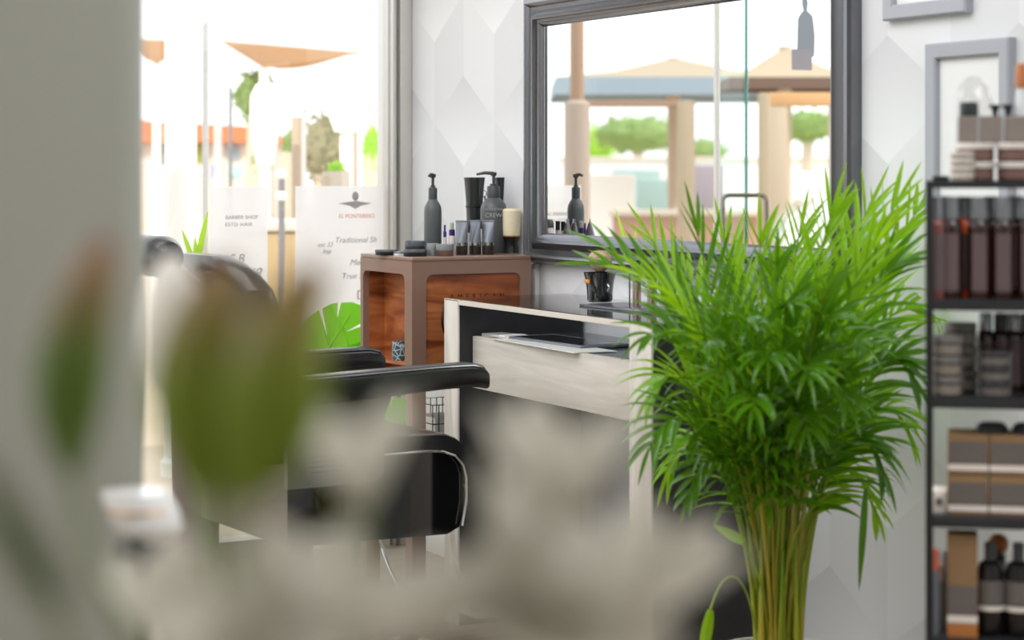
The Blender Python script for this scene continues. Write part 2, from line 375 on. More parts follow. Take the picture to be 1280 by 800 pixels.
# ------------------------------------------------------------------ desk
dk=thing('styling_desk','whitewashed oak and black styling desk under the mirror','desk',(1.153,0,0))
Y0=-.404; TW=1.117; TZ=.8985
M_bl=M_blackwood
def panel(xa,xb):
    bm=B(); box(bm,(xa+.001,Y0+.004,0),(xb-.001,-.016,TZ-.0005)); p=link('side_panel',bm,M_bl,dk,False)
    bm=B(); box(bm,(xa,Y0-.002,0),(xb,Y0+.004,TZ),.001); link('edge_strip',bm,M_greywood,p)
panel(0,.087); panel(TW-.1,TW)
bm=B(); box(bm,(.087,Y0,TZ-.013),(TW-.1,Y0+.02,TZ-.001)); box(bm,(.087,-.03,TZ-.013),(TW-.1,-.016,TZ-.001)); box(bm,(0,Y0-.002,TZ-.003),(.089,Y0+.004,TZ+.0005)); link('desktop',bm,mat('pale_edge','d8d0c4',.5),dk)
bm=B(); box(bm,(.002,Y0+.004,TZ),(TW-.002,-.016,TZ+.003)); link('glass_top',bm,thin_glass('smoked_glass',(.93,.94,.95),.08),dk,False)
bm=B(); box(bm,(.087,-.36,.655),(TW-.1,-.34,.798),.001); link('drawer_front',bm,M_greywood_h,dk)
bm=B(); box(bm,(.087,-.34,.775),(TW-.1,-.016,.797)); link('shelf',bm,mat('dark_glossy_shelf','3c4248',.15),dk,False)
# shelf things
def qd(px,z,y):   # world point seen at px on plane y, at height z
    x,_=wx(px,y); return Vector((x,y,z))
t=thing('tablet','silver framed tablet lying on the desk shelf behind the paper','tablet',(1.56,-.24,.797),R(3))
bm=B(); box(bm,(-.19,-.075,0),(.19,.075,.009),.003); link('case',bm,M_silver,t)
bm=B(); box(bm,(-.17,-.06,.009),(.17,.06,.0096)); link('screen',bm,M_gloss,t,False)
t=thing('comb_case','small flat grey metal case at the left end of the desk shelf','case',(1.32,-.30,.797),R(8))
bm=B(); box(bm,(-.065,-.035,0),(.065,.035,.01),.003); link('body',bm,M_steel,t)
bm=B(); box(bm,(.02,-.036,.002),(.05,.036,.0108),.001); link('band',bm,M_white,t)
bm=B(); prism(bm,[(-.27,-.045),(.21,-.05),(.22,.07),(-.24,.07)],0,.002,'z'); o=link('paper_sheet',bm,M_white,None,False,loc=(1.64,-.325,.7985),rot=(0,0,R(-1)))
tag(o,'white paper sheet overhanging the drawer front of the desk','paper')
# mug, tray, razor things
def onwall(px,y,z): return qd(px,z,y)
DT=TZ+.003
t=thing('tray','flat dark slate tray under the shaving mug','tray',onwall(790,-.19,DT),0)
bm=B(); box(bm,(-.17,-.06,0),(.3,.08,.006),.002); link('plate',bm,mat('slate','4a4e55',.25),t)
p=onwall(750,-.16,DT+.006)
t=thing('shaving_mug','glossy black flared shaving mug on the slate tray','mug',p,0)
bm=B(); lathe(bm,[(0,0),(.031,0),(.034,.006),(.035,.03),(.038,.055),(.044,.078),(.042,.078),(.036,.055),(.032,.02),(0,.02)],n=32); link('cup',bm,mat('gloss_black','0d0f10',.05,0,1),t)
bm=B(); tube(bm,bez([(.036,0,.05),(.05,0,.05),(.05,0,.03),(.035,0,.028)],8),.003,8); link('handle',bm,M_chrome,t)
bm=B(); box(bm,(-.012,-.0415,.050),(.012,-.036,.060),.002); link('gold_emblem',bm,mat('gold_print','d89030',.4),t)
t=thing('shaving_brush','badger hair shaving brush resting head up in the black mug','brush',p+Vector((.0,0,.042)),0)
bm=B(); lathe(bm,[(0,.0),(.009,.004),(.007,.02),(.011,.035),(.012,.042)],n=16); link('handle',bm,M_black,t)
bm=B(); lathe(bm,[(.011,.038),(.022,.05),(.031,.064),(.031,.08),(.021,.092),(0,.096)],n=28)
for v in bm.verts: v.co += Vector((random.uniform(-1,1),random.uniform(-1,1),random.uniform(-1,1)))*.0012
link('bristles',bm,mat('badger_hair','b49a80',.9,noise=.5,nscale=150),t)
def slim(px,y,h,r,mb_,mc,name,label,cat,base=DT):
    t=thing(name,label,cat,onwall(px,y,base),0)
    bm=B(); lathe(bm,[(0,0),(r,0),(r,h*.72),(r*.8,h*.78),(0,h*.78)],n=20); link('body',bm,mb_,t)
    bm=B(); lathe(bm,[(r*.85,h*.78),(r*.85,h),(0,h)],n=20); link('cap',bm,mc,t); return t
M_rose=mat('rose_metal','b09a92',.2,.9)
slim(796,-.17,.125,.011,M_rose,M_black,'tonic_bottle','slim rose metal bottle with black cap just right of the mug','bottle')
slim(815,-.17,.12,.012,M_rose,M_black,'tonic_bottle','slim rose metal bottle with black cap behind the palm tips, second from mug','bottle')
slim(838,-.2,.095,.014,M_black,M_silver,'tonic_bottle','short black bottle with silver cap behind the palm leaves on desk','bottle')
t=thing('razor_stand','thin dark wire razor stand on the desk beside the mug','razor stand',onwall(787,-.19,DT),0)
bm=B(); lathe(bm,[(0,0),(.02,0),(.02,.004),(0,.006)],n=20); link('base',bm,M_chrome,t)
bm=B(); tube(bm,[(0,0,.004),(0,0,.085)],.0018,8); tube(bm,bez([(0,0,.085),(0,0,.095),(-.018,0,.092)],5),.0018,8); link('post',bm,M_black,t)
t=thing('hair_clipper','small black clipper standing on the desk before the mirror frame','clipper',onwall(925,-.1,DT),0)
bm=B(); loft(bm,[[Vector((s*a,q*b,z)) for s,q in ((1,1),(-1,1),(-1,-1),(1,-1))] for a,b,z in ((.012,.014,0),(.014,.016,.04),(.013,.015,.09),(.016,.017,.11))]); link('body',bm,M_black,t)
bm=B(); box(bm,(-.016,-.008,.11),(.016,.008,.118),.001); link('blade',bm,M_steel,t)
# ------------------------------------------------------------------ cabinet
def camxz(X,Z,z=0):
    p=CAM+RX*X+FZ*Z; return Vector((p.x,p.y,z))
Hc=.242
c1=camxz(-1.179*Hc,24.15*Hc); c2=camxz(-1.9005*Hc,25.47*Hc); c3=camxz(.228*Hc,24.9*Hc)
fr=(c3-c1); CW=fr.length; rz=math.atan2(fr.y,fr.x); CD=(c2-c1).length; CT=1.25-Hc
cb=thing('display_cabinet','taupe display cabinet with cedar wood panels, left of the desk','cabinet',c1,rz)
# local: x along front (0..CW), y depth (0..CD), front at y=0 ; open side at x=0
def framepanel(bm,a0,a1,z0,z1,inn,axis,d0,d1,r=.025):
    """rectangular panel with rounded opening"""
    O=[(a0,z0),(a1,z0),(a1,z1),(a0,z1)]
    I=rrect(inn[0],inn[1],inn[2],inn[3],r,5); n=len(I)
    O2=[]
    for (a,z) in I:   # project to outer border for clean quads
        O2.append((a,z))
    def pt(a,z,d): return (a,d,z) if axis=='y' else (d,a,z)
    # outer ring with matching count: corners groups
    cor=[(a1,z1),(a0,z1),(a0,z0),(a1,z0)]
    out=[cor[i//6] for i in range(n)]
    for d in (d0,d1):
        vi=[bm.verts.new(pt(a,z,d)) for a,z in I]; vc=[bm.verts.new(pt(a,z,d)) for a,z in cor]
        for i in range(n):
            j=(i+1)%n; ci,cj=i//6,j//6
            if ci==cj: bm.faces.new((vi[i],vi[j],vc[ci]))
            else: bm.faces.new((vi[i],vi[j],vc[cj],vc[ci]))
        if d==d0: A=(vi,vc)
        else: Bq=(vi,vc)
    for i in range(n): j=(i+1)%n; bm.faces.new((A[0][i],A[0][j],Bq[0][j],Bq[0][i]))
    for i in range(4): j=(i+1)%4; bm.faces.new((A[1][i],A[1][j],Bq[1][j],Bq[1][i]))
bm=B(); framepanel(bm,0,CW,.63,CT-.012,(.045,.665,CW-.035,CT-.05),'y',0,.02,.022); 
link('front_frame',bm,M_cabinet,cb,False)
bm=B(); framepanel(bm,.02,CD,.63,CT-.012,(.05,.665,CD-.02,CT-.05),'x',0.0,.02,.022); link('side_frame',bm,M_cabinet,cb,False)
bm=B(); box(bm,(0,-.002,CT-.012),(CW,CD,CT),.003); link('top_board',bm,M_cabinet,cb)
for xa,ya in ((0,0),(CW-.045,0),(0,CD-.045),(CW-.045,CD-.045)):
    bm=B(); box(bm,(xa,ya,0),(xa+.045,ya+.045,.63),.003); link('leg',bm,M_cabinet,cb)
bm=B(); box(bm,(.02,.02,.28),(CW-.02,CD-.02,.30),.002); link('lower_shelf',bm,M_cabinet,cb)
bm=B(); box(bm,(.02,CD-.02,.64),(CW,CD,CT-.012)); link('back_panel',bm,M_wood,cb,False)
bm=B(); box(bm,(CW-.02,.02,.64),(CW,CD-.02,CT-.012)); link('side_panel',bm,M_wood,cb,False)
bm=B(); box(bm,(.07,.02,.65),(.08,CD-.02,CT-.012)); link('side_panel',bm,M_wood,cb,False)
bm=B(); box(bm,(.04,.006,.655),(CW-.03,.016,CT-.045)); dr=link('door',bm,M_wood,cb,False)
M_burn=mat('burnt_lettering','2c140a',.7)
text('lettering','AMERICAN',.021,M_burn,dr,(CW*.55,.0055,CT-.117),(PI/2,0,0),spacing=2.0)
text('lettering','CREW',.05,M_burn,dr,(CW*.5,.0055,CT-.17),(PI/2,0,0),spacing=1.3)
bm=B(); tube(bm,bez([(.115,0.004,.88),(.083,-.014,.86),(.083,-.014,.80),(.115,.004,.775)],12),.0032,8); link('door_handle',bm,M_black,dr)
# cup in the open side; wire basket in the lower niche
def cabp(x,y,z):
    v=Matrix.Rotation(rz,3,'Z')@Vector((x,y,0)); return Vector((c1.x+v.x,c1.y+v.y,z))
bm=B(); lathe(bm,[(0,0),(.027,0),(.029,.004),(.029,.095),(.026,.095),(.026,.01),(0,.01)],n=28)
def marble():
    m=mat('blue_marble','3c5f6c',.3); nt=m.node_tree; v=nd(nt,'ShaderNodeTexVoronoi',feature='DISTANCE_TO_EDGE'); v.inputs['Scale'].default_value=60
    tc=nd(nt,'ShaderNodeTexCoord'); nt.links.new(tc.outputs['Object'],v.inputs['Vector']); cr=nd(nt,'ShaderNodeValToRGB'); cr.color_ramp.elements[0].color=lin('c8d8dc'); cr.color_ramp.elements[1].color=lin('33525f'); cr.color_ramp.elements[1].position=.12
    nt.links.new(v.outputs[0],cr.inputs[0]); nt.links.new(cr.outputs[0],nt.nodes['Principled BSDF'].inputs['Base Color']); return m
# the cup's own shelf sits in the open side
bm=B(); box(bm,(.02,.02,.69),(.069,CD-.03,.70))
link('shelf',bm,M_wood,cb,False); bm=B(); box(bm,(.02,.02,.64),(CW-.02,CD-.02,.655)); link('shelf',bm,M_wood,cb,False)
bm=B(); lathe(bm,[(0,0),(.024,0),(.026,.004),(.026,.055),(.023,.055),(.023,.01),(0,.01)],n=28)
o=link('cup',bm,marble(),None,loc=cabp(.042,.165,.70)); tag(o,'blue marbled cup standing inside the open side of the cabinet','cup')
t=thing('wire_basket','black wire basket standing on the low shelf between the cabinet legs','basket',cabp(.16,.12,.30),rz)
bm=B()
for k in range(6): 
    z=k*.055; tube(bm,[(-.08,-.09,z+.004),(.08,-.09,z+.004),(.08,.09,z+.004),(-.08,.09,z+.004)],.0018,6,closed=True)
for k in range(9):
    x=-.08+k*.02
    tube(bm,[(x,-.09,0),(x,-.09,.28)],.0016,6); tube(bm,[(x,.09,0),(x,.09,.28)],.0016,6)
link('wire_grid',bm,M_black,t)
bm=B(); box(bm,(-.06,-.06,.004),(.05,.06,.24),.01); o=link('liner',bm,M_white,t)
# ------------------------------------------------------------------ products on the cabinet
def cab_at(px, depth, z=CT):   # px in the photo, depth fraction inside the top
    # point on cabinet top line y=depth, find x so that it projects to px
    lo,hi=-.2,CW+.2
    for _ in range(40):
        m=(lo+hi)/2; q=cabp(m,depth,z)-CAM; p_=640+FPX*q.dot(RX)/q.dot(FZ)
        if p_<px: lo=m
        else: hi=m
    return cabp(lo,depth,z)
def pump_bottle(loc,rz,label,r,h,mb_,mc,txt=None,prn='matte charcoal',nozzle=.04):
    t=thing('pump_bottle',label,'bottle',loc,rz)
    bm=B(); lathe(bm,[(0,0),(r*.93,0),(r,.006),(r,h*.78),(r*.93,h*.86),(r*.72,h*.93),(r*.42,h),(0,h)],n=32); bd=link('bottle_body',bm,mb_,t)
    bm=B(); lathe(bm,[(0,h-.002),(r*.5,h-.002),(r*.5,h+.03),(r*.46,h+.033),(r*.28,h+.034),(r*.28,h+.04),(0,h+.04)],n=24); link('collar',bm,mc,t)
    bm=B(); lathe(bm,[(.0045,h+.038),(.0045,h+.062),(.009,h+.064),(.010,h+.074),(0,h+.076)],n=16)
    tube(bm,[(0,0,h+.071),(-nozzle*.5,0,h+.073),(-nozzle,0,h+.068)],[.006,.005,.0035],10); link('pump',bm,mc,t)
    if txt:
        for s,z,sz2 in txt: text('lettering',s,sz2,mat('pale_print','a8a8a4',.5),bd,(0,-r-.0005,z),(PI/2,0,0))
    return t
pump_bottle(cab_at(541,.24),YAW+R(60),'slender charcoal pump bottle, leftmost tall bottle on the cabinet',.0265,.164,M_greybottle,M_dkgrey,nozzle=.022)
pump_bottle(cab_at(617,.20),YAW,'broad charcoal pump bottle with raised lettering in the middle of cabinet top',.040,.169,M_greybottle,M_dkgrey,[('AMERICAN',.132,.011),('CREW',.114,.018)],nozzle=.052)
def tumbler(px,d,label):
    t=thing('shaker_tumbler',label,'tumbler',cab_at(px,d),0)
    bm=B(); lathe(bm,[(0,0),(.024,0),(.025,.02),(.024,.09),(.026,.15),(.031,.212),(.033,.228),(.030,.228),(.024,.14),(.021,.02),(0,.02)],n=32); link('cup',bm,mat('graphite_gloss','33373a',.18,.3,.4),t)
    bm=B(); lathe(bm,[(.0248,.135),(.0275,.136),(.0275,.142),(.0262,.143)],n=32); link('band',bm,M_black,t)
    return t
tumbler(593,.30,'tall flared graphite tumbler, left one behind the silver tubes'); tumbler(631,.30,'tall flared graphite tumbler directly behind the broad pump bottle')
t=thing('hair_scissors','pair of black handled scissors standing between the two graphite tumblers','scissors',cab_at(609,.31,CT),YAW)
bm=B()
for s in (1,-1): tube(bm,[(-.018*s,0,0),(.0,0,.12),(.008*s,0,.17)],.0025,8)
link('blades',bm,M_black,t)
for s in (1,-1):
    bm=B(); tube(bm,[(.010*s+.008*math.cos(a),0,.178+.01*math.sin(a)) for a in [2*PI*k/14 for k in range(14)]],.0018,6,closed=True); link('finger_ring',bm,M_chrome,t)
# neck brush
t=thing('neck_brush','neck duster brush with cream bristles and black base, right end of cabinet','brush',cab_at(639,.16),YAW)
bm=B(); lathe(bm,[(0,0),(.024,0),(.022,.012),(.020,.03),(.025,.046),(.027,.05),(0,.052)],n=28); link('handle',bm,M_black,t)
bm=B(); lathe(bm,[(.0255,.049),(.0265,.05),(.0265,.053),(.0255,.054)],n=28); link('ferrule',bm,mat('gold_band','c8a050',.3,.8),t)
bm=B(); n=48
rings=[]
for z,r in ((.052,.0255),(.08,.027),(.112,.028),(.128,.028),(.134,.023)):
    rings.append([Vector(((r+(.0008 if k%2 else 0))*math.cos(2*PI*k/n),(r+(.0008 if k%2 else 0))*math.sin(2*PI*k/n),z)) for k in range(n)])
loft(bm,rings); link('bristles',bm,M_cream,t)
# squeeze tubes standing on caps
def squeeze_tube(px,d,label,lean=0,first=[None]):
    loc=cab_at(px,d)
    if first[0]: return dup(first[0],loc,YAW+R(lean),label)
    t=thing('squeeze_tube',label,'tube',loc,YAW+R(lean),'silver squeeze tubes on the cabinet')
    bm=B(); lathe(bm,[(0,0),(.0165,0),(.0175,.003),(.0175,.026),(.016,.028),(0,.028)],n=24); link('cap',bm,mat('dark_brown_cap','2e2422',.3),t)
    bm=B(); lathe(bm,[(.0165,.0265),(.0182,.027),(.0182,.037),(.0165,.038)],n=24); link('collar',bm,M_chrome,t)
    rings=[]; n=24
    for k in range(8):
        u=k/7; ax=.0172+.004*u; ay=.0172*(1-u)**.8+.0008
        rings.append([Vector((ax*math.cos(2*PI*i/n),ay*math.sin(2*PI*i/n),.036+.062*u)) for i in range(n)])
    bm=B(); loft(bm,rings); bd=link('tube_body',bm,M_silver,t)
    rings=[]
    for k in range(6):
        u=.05+.8*k/5; ax=(.0172+.004*u)*.94; ay=(.0172*(1-u)**.8+.0008)+.0008
        rings.append([Vector((ax*math.cos(a),ay*abs(math.sin(a))+.0004,.036+.062*u)) for a in [PI*i/11 for i in range(12)]])
    bm=B(); vs=[[bm.verts.new(p) for p in r] for r in rings]
    for a,b in zip(vs,vs[1:]):
        for i in range(11): bm.faces.new((a[i],a[i+1],b[i+1],b[i]))
    link('back_label',bm,M_redback,bd)
    bm=B(); box(bm,(-.0212,-.0014,.096),(.0212,.0014,.102),.0005); link('crimp',bm,M_silver,t)
    first[0]=t; return t
squeeze_tube(577,.10,'silver squeeze tube on its cap, leftmost of the three on the cabinet',-34)
squeeze_tube(594,.11,'silver squeeze tube on its cap, middle of the three on the cabinet',-42)
squeeze_tube(610,.09,'silver squeeze tube on its cap, rightmost of the three in front of pump bottle',-25)
# tins
def tin(px,d,r,h,mb_,ml,label,z=CT,lid=.4,name='pomade_tin',cat='tin'):
    t=thing(name,label,cat,cab_at(px,d,z),0)
    bm=B(); lathe(bm,[(0,0),(r*.94,0),(r*.97,.002),(r*.97,h*(1-lid)),(0,h*(1-lid))],n=36); link('tin_body',bm,mb_,t)
    bm=B(); lathe(bm,[(r*.9,h*(1-lid)),(r,h*(1-lid)),(r,h-.002),(r*.97,h),(0,h)],n=36); link('lid',bm,ml,t); return t
M_tl=mat('slate_lid','4c5256',.35,.3)
tin(483,.20,.034,.016,M_black,M_tl,'flat black tin at the far left corner of cabinet top')
tin(519,.085,.035,.019,M_black,M_tl,'flat wide black tin at the near corner of the cabinet')
tin(519,.17,.031,.042,M_matteblack,M_tl,'tall black ribbed jar behind the flat wide tin on the cabinet',name='styling_jar',cat='jar')
tin(556,.055,.026,.035,mat('brown_tin','6b5148',.35,.2),mat('grey_lid','7e8486',.4,.3),'brown tin with grey lid at the front of the cabinet top',lid=.5)
tin(541,.10,.018,.036,mat('silver_tin','9aa0a4',.3,.6),mat('grey_lid2','858b8e',.4,.3),'narrow silver tin tucked left of the brown tin',lid=.5)
tin(500,.16,.02,.012,M_white,M_silver,'small white tin lying between the flat black tins',lid=.5)
def small_spray(px,d,mb_,mc,label,h=.085,r=.011):
    t=thing('spray_bottle',label,'bottle',cab_at(px,d),0)
    bm=B(); lathe(bm,[(0,0),(r,0),(r,h*.55),(r*.7,h*.62),(0,h*.62)],n=20); link('bottle_body',bm,mb_,t)
    bm=B(); lathe(bm,[(0,h*.6),(r*.85,h*.6),(r*.85,h*.8),(0,h*.8)],n=20); link('collar',bm,M_purple,t)
    bm=B(); lathe(bm,[(0,h*.8),(r*.5,h*.8),(r*.55,h),(r*.35,h*1.03),(0,h*1.03)],n=16); link('nozzle',bm,mc,t)
M_clear=mat('milky_plastic','c8c0bc',.25)
small_spray(556,.17,M_clear,M_purple,'tiny white dropper with violet tip beside the slender pump bottle',.085,.006)
small_spray(565,.16,M_clear,mat('pale_green_plastic','a8ac98',.4),'small spray bottle with violet collar and pale nozzle on the cabinet',.092,.0105)
for i,(px,h) in enumerate(((573,.092),(580,.094),(588,.088))):
    slimt=thing('sample_vial',['black capped sample vial behind the left silver tube','black capped sample vial, middle of three behind the tubes','black capped sample vial nearest the rounded dark bottle'][i],'vial',cab_at(px,.20),0,'sample vials on the cabinet')
    bm=B(); lathe(bm,[(0,0),(.008,0),(.008,h*.7),(0,h*.7)],n=16); link('vial_body',bm,M_clear,slimt)
    bm=B(); lathe(bm,[(0,h*.7),(.0075,h*.7),(.0075,h),(0,h)],n=16); link('cap',bm,M_black,slimt)
t=thing('rounded_bottle','dark bottle with domed shoulder and white neck behind the middle silver tube','bottle',cab_at(597,.19),0)
bm=B(); lathe(bm,[(0,0),(.019,0),(.019,.06),(.017,.075),(0,.078)],n=24); link('bottle_body',bm,M_white,t)
bm=B(); lathe(bm,[(.017,.074),(.0195,.076),(.0195,.088),(.015,.099),(0,.102)],n=24); link('cap',bm,M_dkgrey,t)
slimp=slim
# ------------------------------------------------------------------ barber chair
def barber_chair():
    t=thing('barber_chair','black leather barber chair with padded arms and chrome piping, facing the mirror','barber chair',(1.49,-.88,0),R(5))
    # base
    bm=B(); lathe(bm,[(0,0),(.33,0),(.33,.012),(.28,.03),(.08,.05),(.06,.07),(0,.07)],n=48); link('base',bm,M_chrome,t)
    bm=B(); lathe(bm,[(0,.06),(.05,.06),(.05,.3),(.038,.3),(.038,.42),(0,.42)],n=28); link('column',bm,M_chrome,t)
    # seat: cushion with waterfall front (profile in y,z extruded in x)
    prof=[(-.24,.562),(-.24,.60),(-.2,.612),(.16,.604)]+[(.16+.1*math.sin(a),.504+.1*math.cos(a)) for a in [R(15*k) for k in range(1,7)]]+[(.262,.47),(.252,.458),(.241,.47),(.238,.505),(.225,.537),(.185,.558),(.14,.562)]
    bm=B(); n=len(prof); rings=[]
    for x,ins in ((-.262,.014),(-.255,.004),(-.24,0),(.24,0),(.255,.004),(.262,.014)):
        cx=sum(p[0] for p in prof)/n; cz=sum(p[1] for p in prof)/n
        rings.append([Vector((x,p[0]+(cx-p[0])*ins*2,p[1]+(cz-p[1])*ins*5)) for p in prof])
    loft(bm,rings); st=link('seat_cushion',bm,M_leather,t)
    bm=B(); prism(bm,[(-.25,.36),(.19,.35),(.225,.365),(.236,.40),(.236,.505),(.222,.535),(.183,.556),(.14,.56),(-.25,.56)],-.252,.252,'x'); link('seat_box',bm,mat('gloss_black_shell','0b0c0d',.06,0,.8),t)
    for s in (1,-1):
        bm=B(); pts=[(.2655*s,y,z) for y,z in ((-.23,.562),(.12,.563),(.17,.559),(.205,.546),(.228,.522),(.237,.49),(.237,.43),(.225,.37))]
        tube(bm,pts,.0035,8); link('chrome_piping',bm,M_chrome,st)
    # footrest
    for s in (1,-1):
        bm=B(); tube(bm,bez([(.2*s,.22,.44),(.2*s,.25,.35),(.2*s,.21,.3),(.2*s,.30,.14)],10),.006,8); tube(bm,[(.2*s,.30,.14),(.2*s,.42,.12)],.006,8); link('footrest_arm',bm,M_chrome,t)
    bm=B(); box(bm,(-.21,.30,.115),(.21,.44,.135),.008); link('footrest',bm,M_steel,t)
    # arms
    for s in (1,-1):
        rings=[]; n=20
        path=[(-.27,.0),(-.2,.0),(0,.0),(.15,.0),(.235,.0),(.268,-.004),(.283,-.018),(.287,-.035)]
        zt=[.765,.768,.774,.778,.778,.772,.755,.735]; hh=[.075,.072,.068,.064,.062,.058,.045,.025]; ww=[.035,.037,.038,.038,.038,.037,.034,.022]
        for (y,_),z,h,w_ in zip(path,zt,hh,ww):
            rings.append([Vector((.27*s+w_*math.copysign(abs(math.cos(a))**.55,math.cos(a)), y, z-h/2+h/2*math.copysign(abs(math.sin(a))**.55,math.sin(a)))) for a in [2*PI*k/n for k in range(n)]])
        bm=B(); loft(bm,rings); ar=link('armrest',bm,M_leather,t)
        bm=B()
        for e in (1,-1): tube(bm,[(.27*s+e*.036,y,z-.006) for (y,_),z in zip(path[:5],zt[:5])]+[(.27*s+e*.034,.266,.764),(.27*s+e*.03,.281,.742)],.0022,6)
        link('seam_piping',bm,mat('seam_silver','9a9c9f',.2,.8) if s>0 else M_dkgrey,ar)
        bm=B(); prism(bm,[(-.26,.50),(-.02,.50),(.0,.52),(.0,.66),(.02,.705),(-.26,.705)],.262*s-.008,.262*s+.012,'x'); pn=link('arm_panel',bm,mat('satin_grey_metal','7c7c78',.35,.6),t)
        bm=B()
        for k in range(4): box(bm,(.262*s+.012,-.2,.535+k*.012),(.262*s+.0135,-.08,.537+k*.012))
        link('vent_slots',bm,M_black,pn,False)
    # backrest
    rings=[]; n=28
    for z,y,hw,th in ((.55,-.24,.20,.06),(.62,-.25,.235,.075),(.72,-.265,.25,.08),(.85,-.29,.27,.075),(.93,-.315,.285,.07),(.975,-.33,.28,.062),(1.01,-.34,.235,.055),(1.035,-.346,.17,.045),(1.05,-.35,.11,.03)):
        rings.append([Vector((hw*math.copysign(abs(math.cos(a))**.6,math.cos(a)), y+th*math.copysign(abs(math.sin(a))**.7,math.sin(a)), z)) for a in [2*PI*k/n for k in range(n)]])
    bm=B(); loft(bm,rings); link('backrest',bm,M_leather,t)
    for s in (1,-1):
        bm=B(); tube(bm,[(.06*s,-.37,.98),(.06*s,-.48,1.05)],.006,8); link('headrest_post',bm,M_chrome,t)
    rings=[]
    for x,k in ((-.14,.3),(-.13,.75),(-.1,1),(.1,1),(.13,.75),(.14,.3)):
        rings.append([Vector((x,-.50+.05*k*math.cos(a),1.05+.05*k*math.sin(a))) for a in [2*PI*q/20 for q in range(20)]])
    bm=B(); loft(bm,rings); link('headrest',bm,M_leather,t)
    return t
barber_chair()
# ------------------------------------------------------------------ areca palm
def leaflet(bm,p,d,up,L,w,droop,fold=.35,n=6):
    side=d.cross(up).normalized(); nrm=side.cross(d).normalized()
    prev=None; q=Vector(p); dd=Vector(d)
    for i in range(n+1):
        u=i/n; ww=w*(math.sin(PI*min(1,(u*.9+.1)))**.7)*(1-u*.35) if i<n else 0
        if i: dd=(dd+Vector((0,0,-droop/n))).normalized(); q=q+dd*(L/n)
        c=bm.verts.new(q)
        if i==n: row=(c,c,c)
        else: row=(bm.verts.new(q+side*ww+nrm*ww*fold),c,bm.verts.new(q-side*ww+nrm*ww*fold))
        if prev:
            if i==n: bm.faces.new((prev[0],prev[1],c)); bm.faces.new((prev[1],prev[2],c))
            else: bm.faces.new((prev[0],prev[1],row[1],row[0])); bm.faces.new((prev[1],prev[2],row[2],row[1]))
        prev=row
ZP=4.35
pot_c=P(973,800,ZP); pot_c=Vector((pot_c.x,pot_c.y,0))
pl=thing('areca_palm','tall bushy green palm with yellow stems, right of the desk','potted plant',pot_c,0)
bm=B(); lathe(bm,[(0,0),(.10,0),(.115,.02),(.13,.2),(.135,.235),(.125,.235),(.12,.21),(0,.21)],n=40); link('pot',bm,mat('white_ceramic','dedcd6',.25),pl)
bm=B(); lathe(bm,[(0,.222),(.05,.22),(.121,.212),(.121,.2),(0,.2)],n=24); link('soil',bm,mat('potting_soil','3a2a20',.95,noise=.4,nscale=80),pl)
def pw(px,py,dz=0): return P(px,py,ZP+dz)-pot_c
# (tip px, tip py, depth offset, control px, control py, leaf length, droop)
FR=[
 (760,312,-.05,930,400,.150,.25),(800,345,-.25,915,395,.14,.5),(735,330,.1,900,330,.11,.3),(815,300,.15,900,420,.15,.05),(870,285,-.05,905,430,.15,0),
 (905,300,.12,935,420,.15,0),(950,300,-.15,950,420,.15,.1),(1000,290,.1,975,400,.15,.05),(1040,265,0,1000,380,.16,0),(1085,262,.1,1020,380,.16,0),
 (1120,255,-.1,1040,380,.15,.1),(1150,262,.12,1060,360,.13,0),(1130,330,-.2,1060,340,.15,.6),(1145,390,.1,1080,350,.14,.8),(1140,470,-.15,1090,380,.14,.9),
 (1135,540,.05,1085,430,.12,.9),(1105,590,-.1,1060,470,.13,.9),(1095,640,.1,1050,520,.11,.7),(810,420,-.25,880,380,.13,.9),(815,490,-.1,870,400,.13,1),
 (812,560,-.25,860,440,.12,1),(835,590,.05,880,470,.12,.9),(860,620,-.2,900,500,.09,.8),(880,430,-.35,930,380,.14,.8),(930,400,-.35,950,380,.15,.8),
 (985,380,-.35,975,370,.15,.8),(1040,400,-.35,1010,370,.15,.8),(1080,430,-.3,1040,380,.14,.8),(920,350,.2,940,420,.15,.2),(1000,340,.25,985,420,.15,.2),
 (1060,340,.2,1020,420,.15,.2),(960,450,-.4,960,400,.14,.9),(1010,470,-.4,990,410,.14,.9),(860,350,.2,910,430,.14,.2),(900,470,-.35,935,420,.13,.9),
 (1060,500,-.3,1030,430,.13,.9),(845,395,-.1,905,400,.13,.5),(1100,300,-.25,1035,370,.15,.3),(970,330,-.3,965,420,.15,.3),(890,380,-.4,930,430,.15,.5),
 (940,510,-.42,952,440,.12,.9),(1010,540,-.35,990,450,.12,.8),(1035,360,-.4,1000,430,.15,.5),(975,420,.05,970,440,.15,.4),(925,440,0,950,460,.15,.5)]
rnd=random.Random(3)
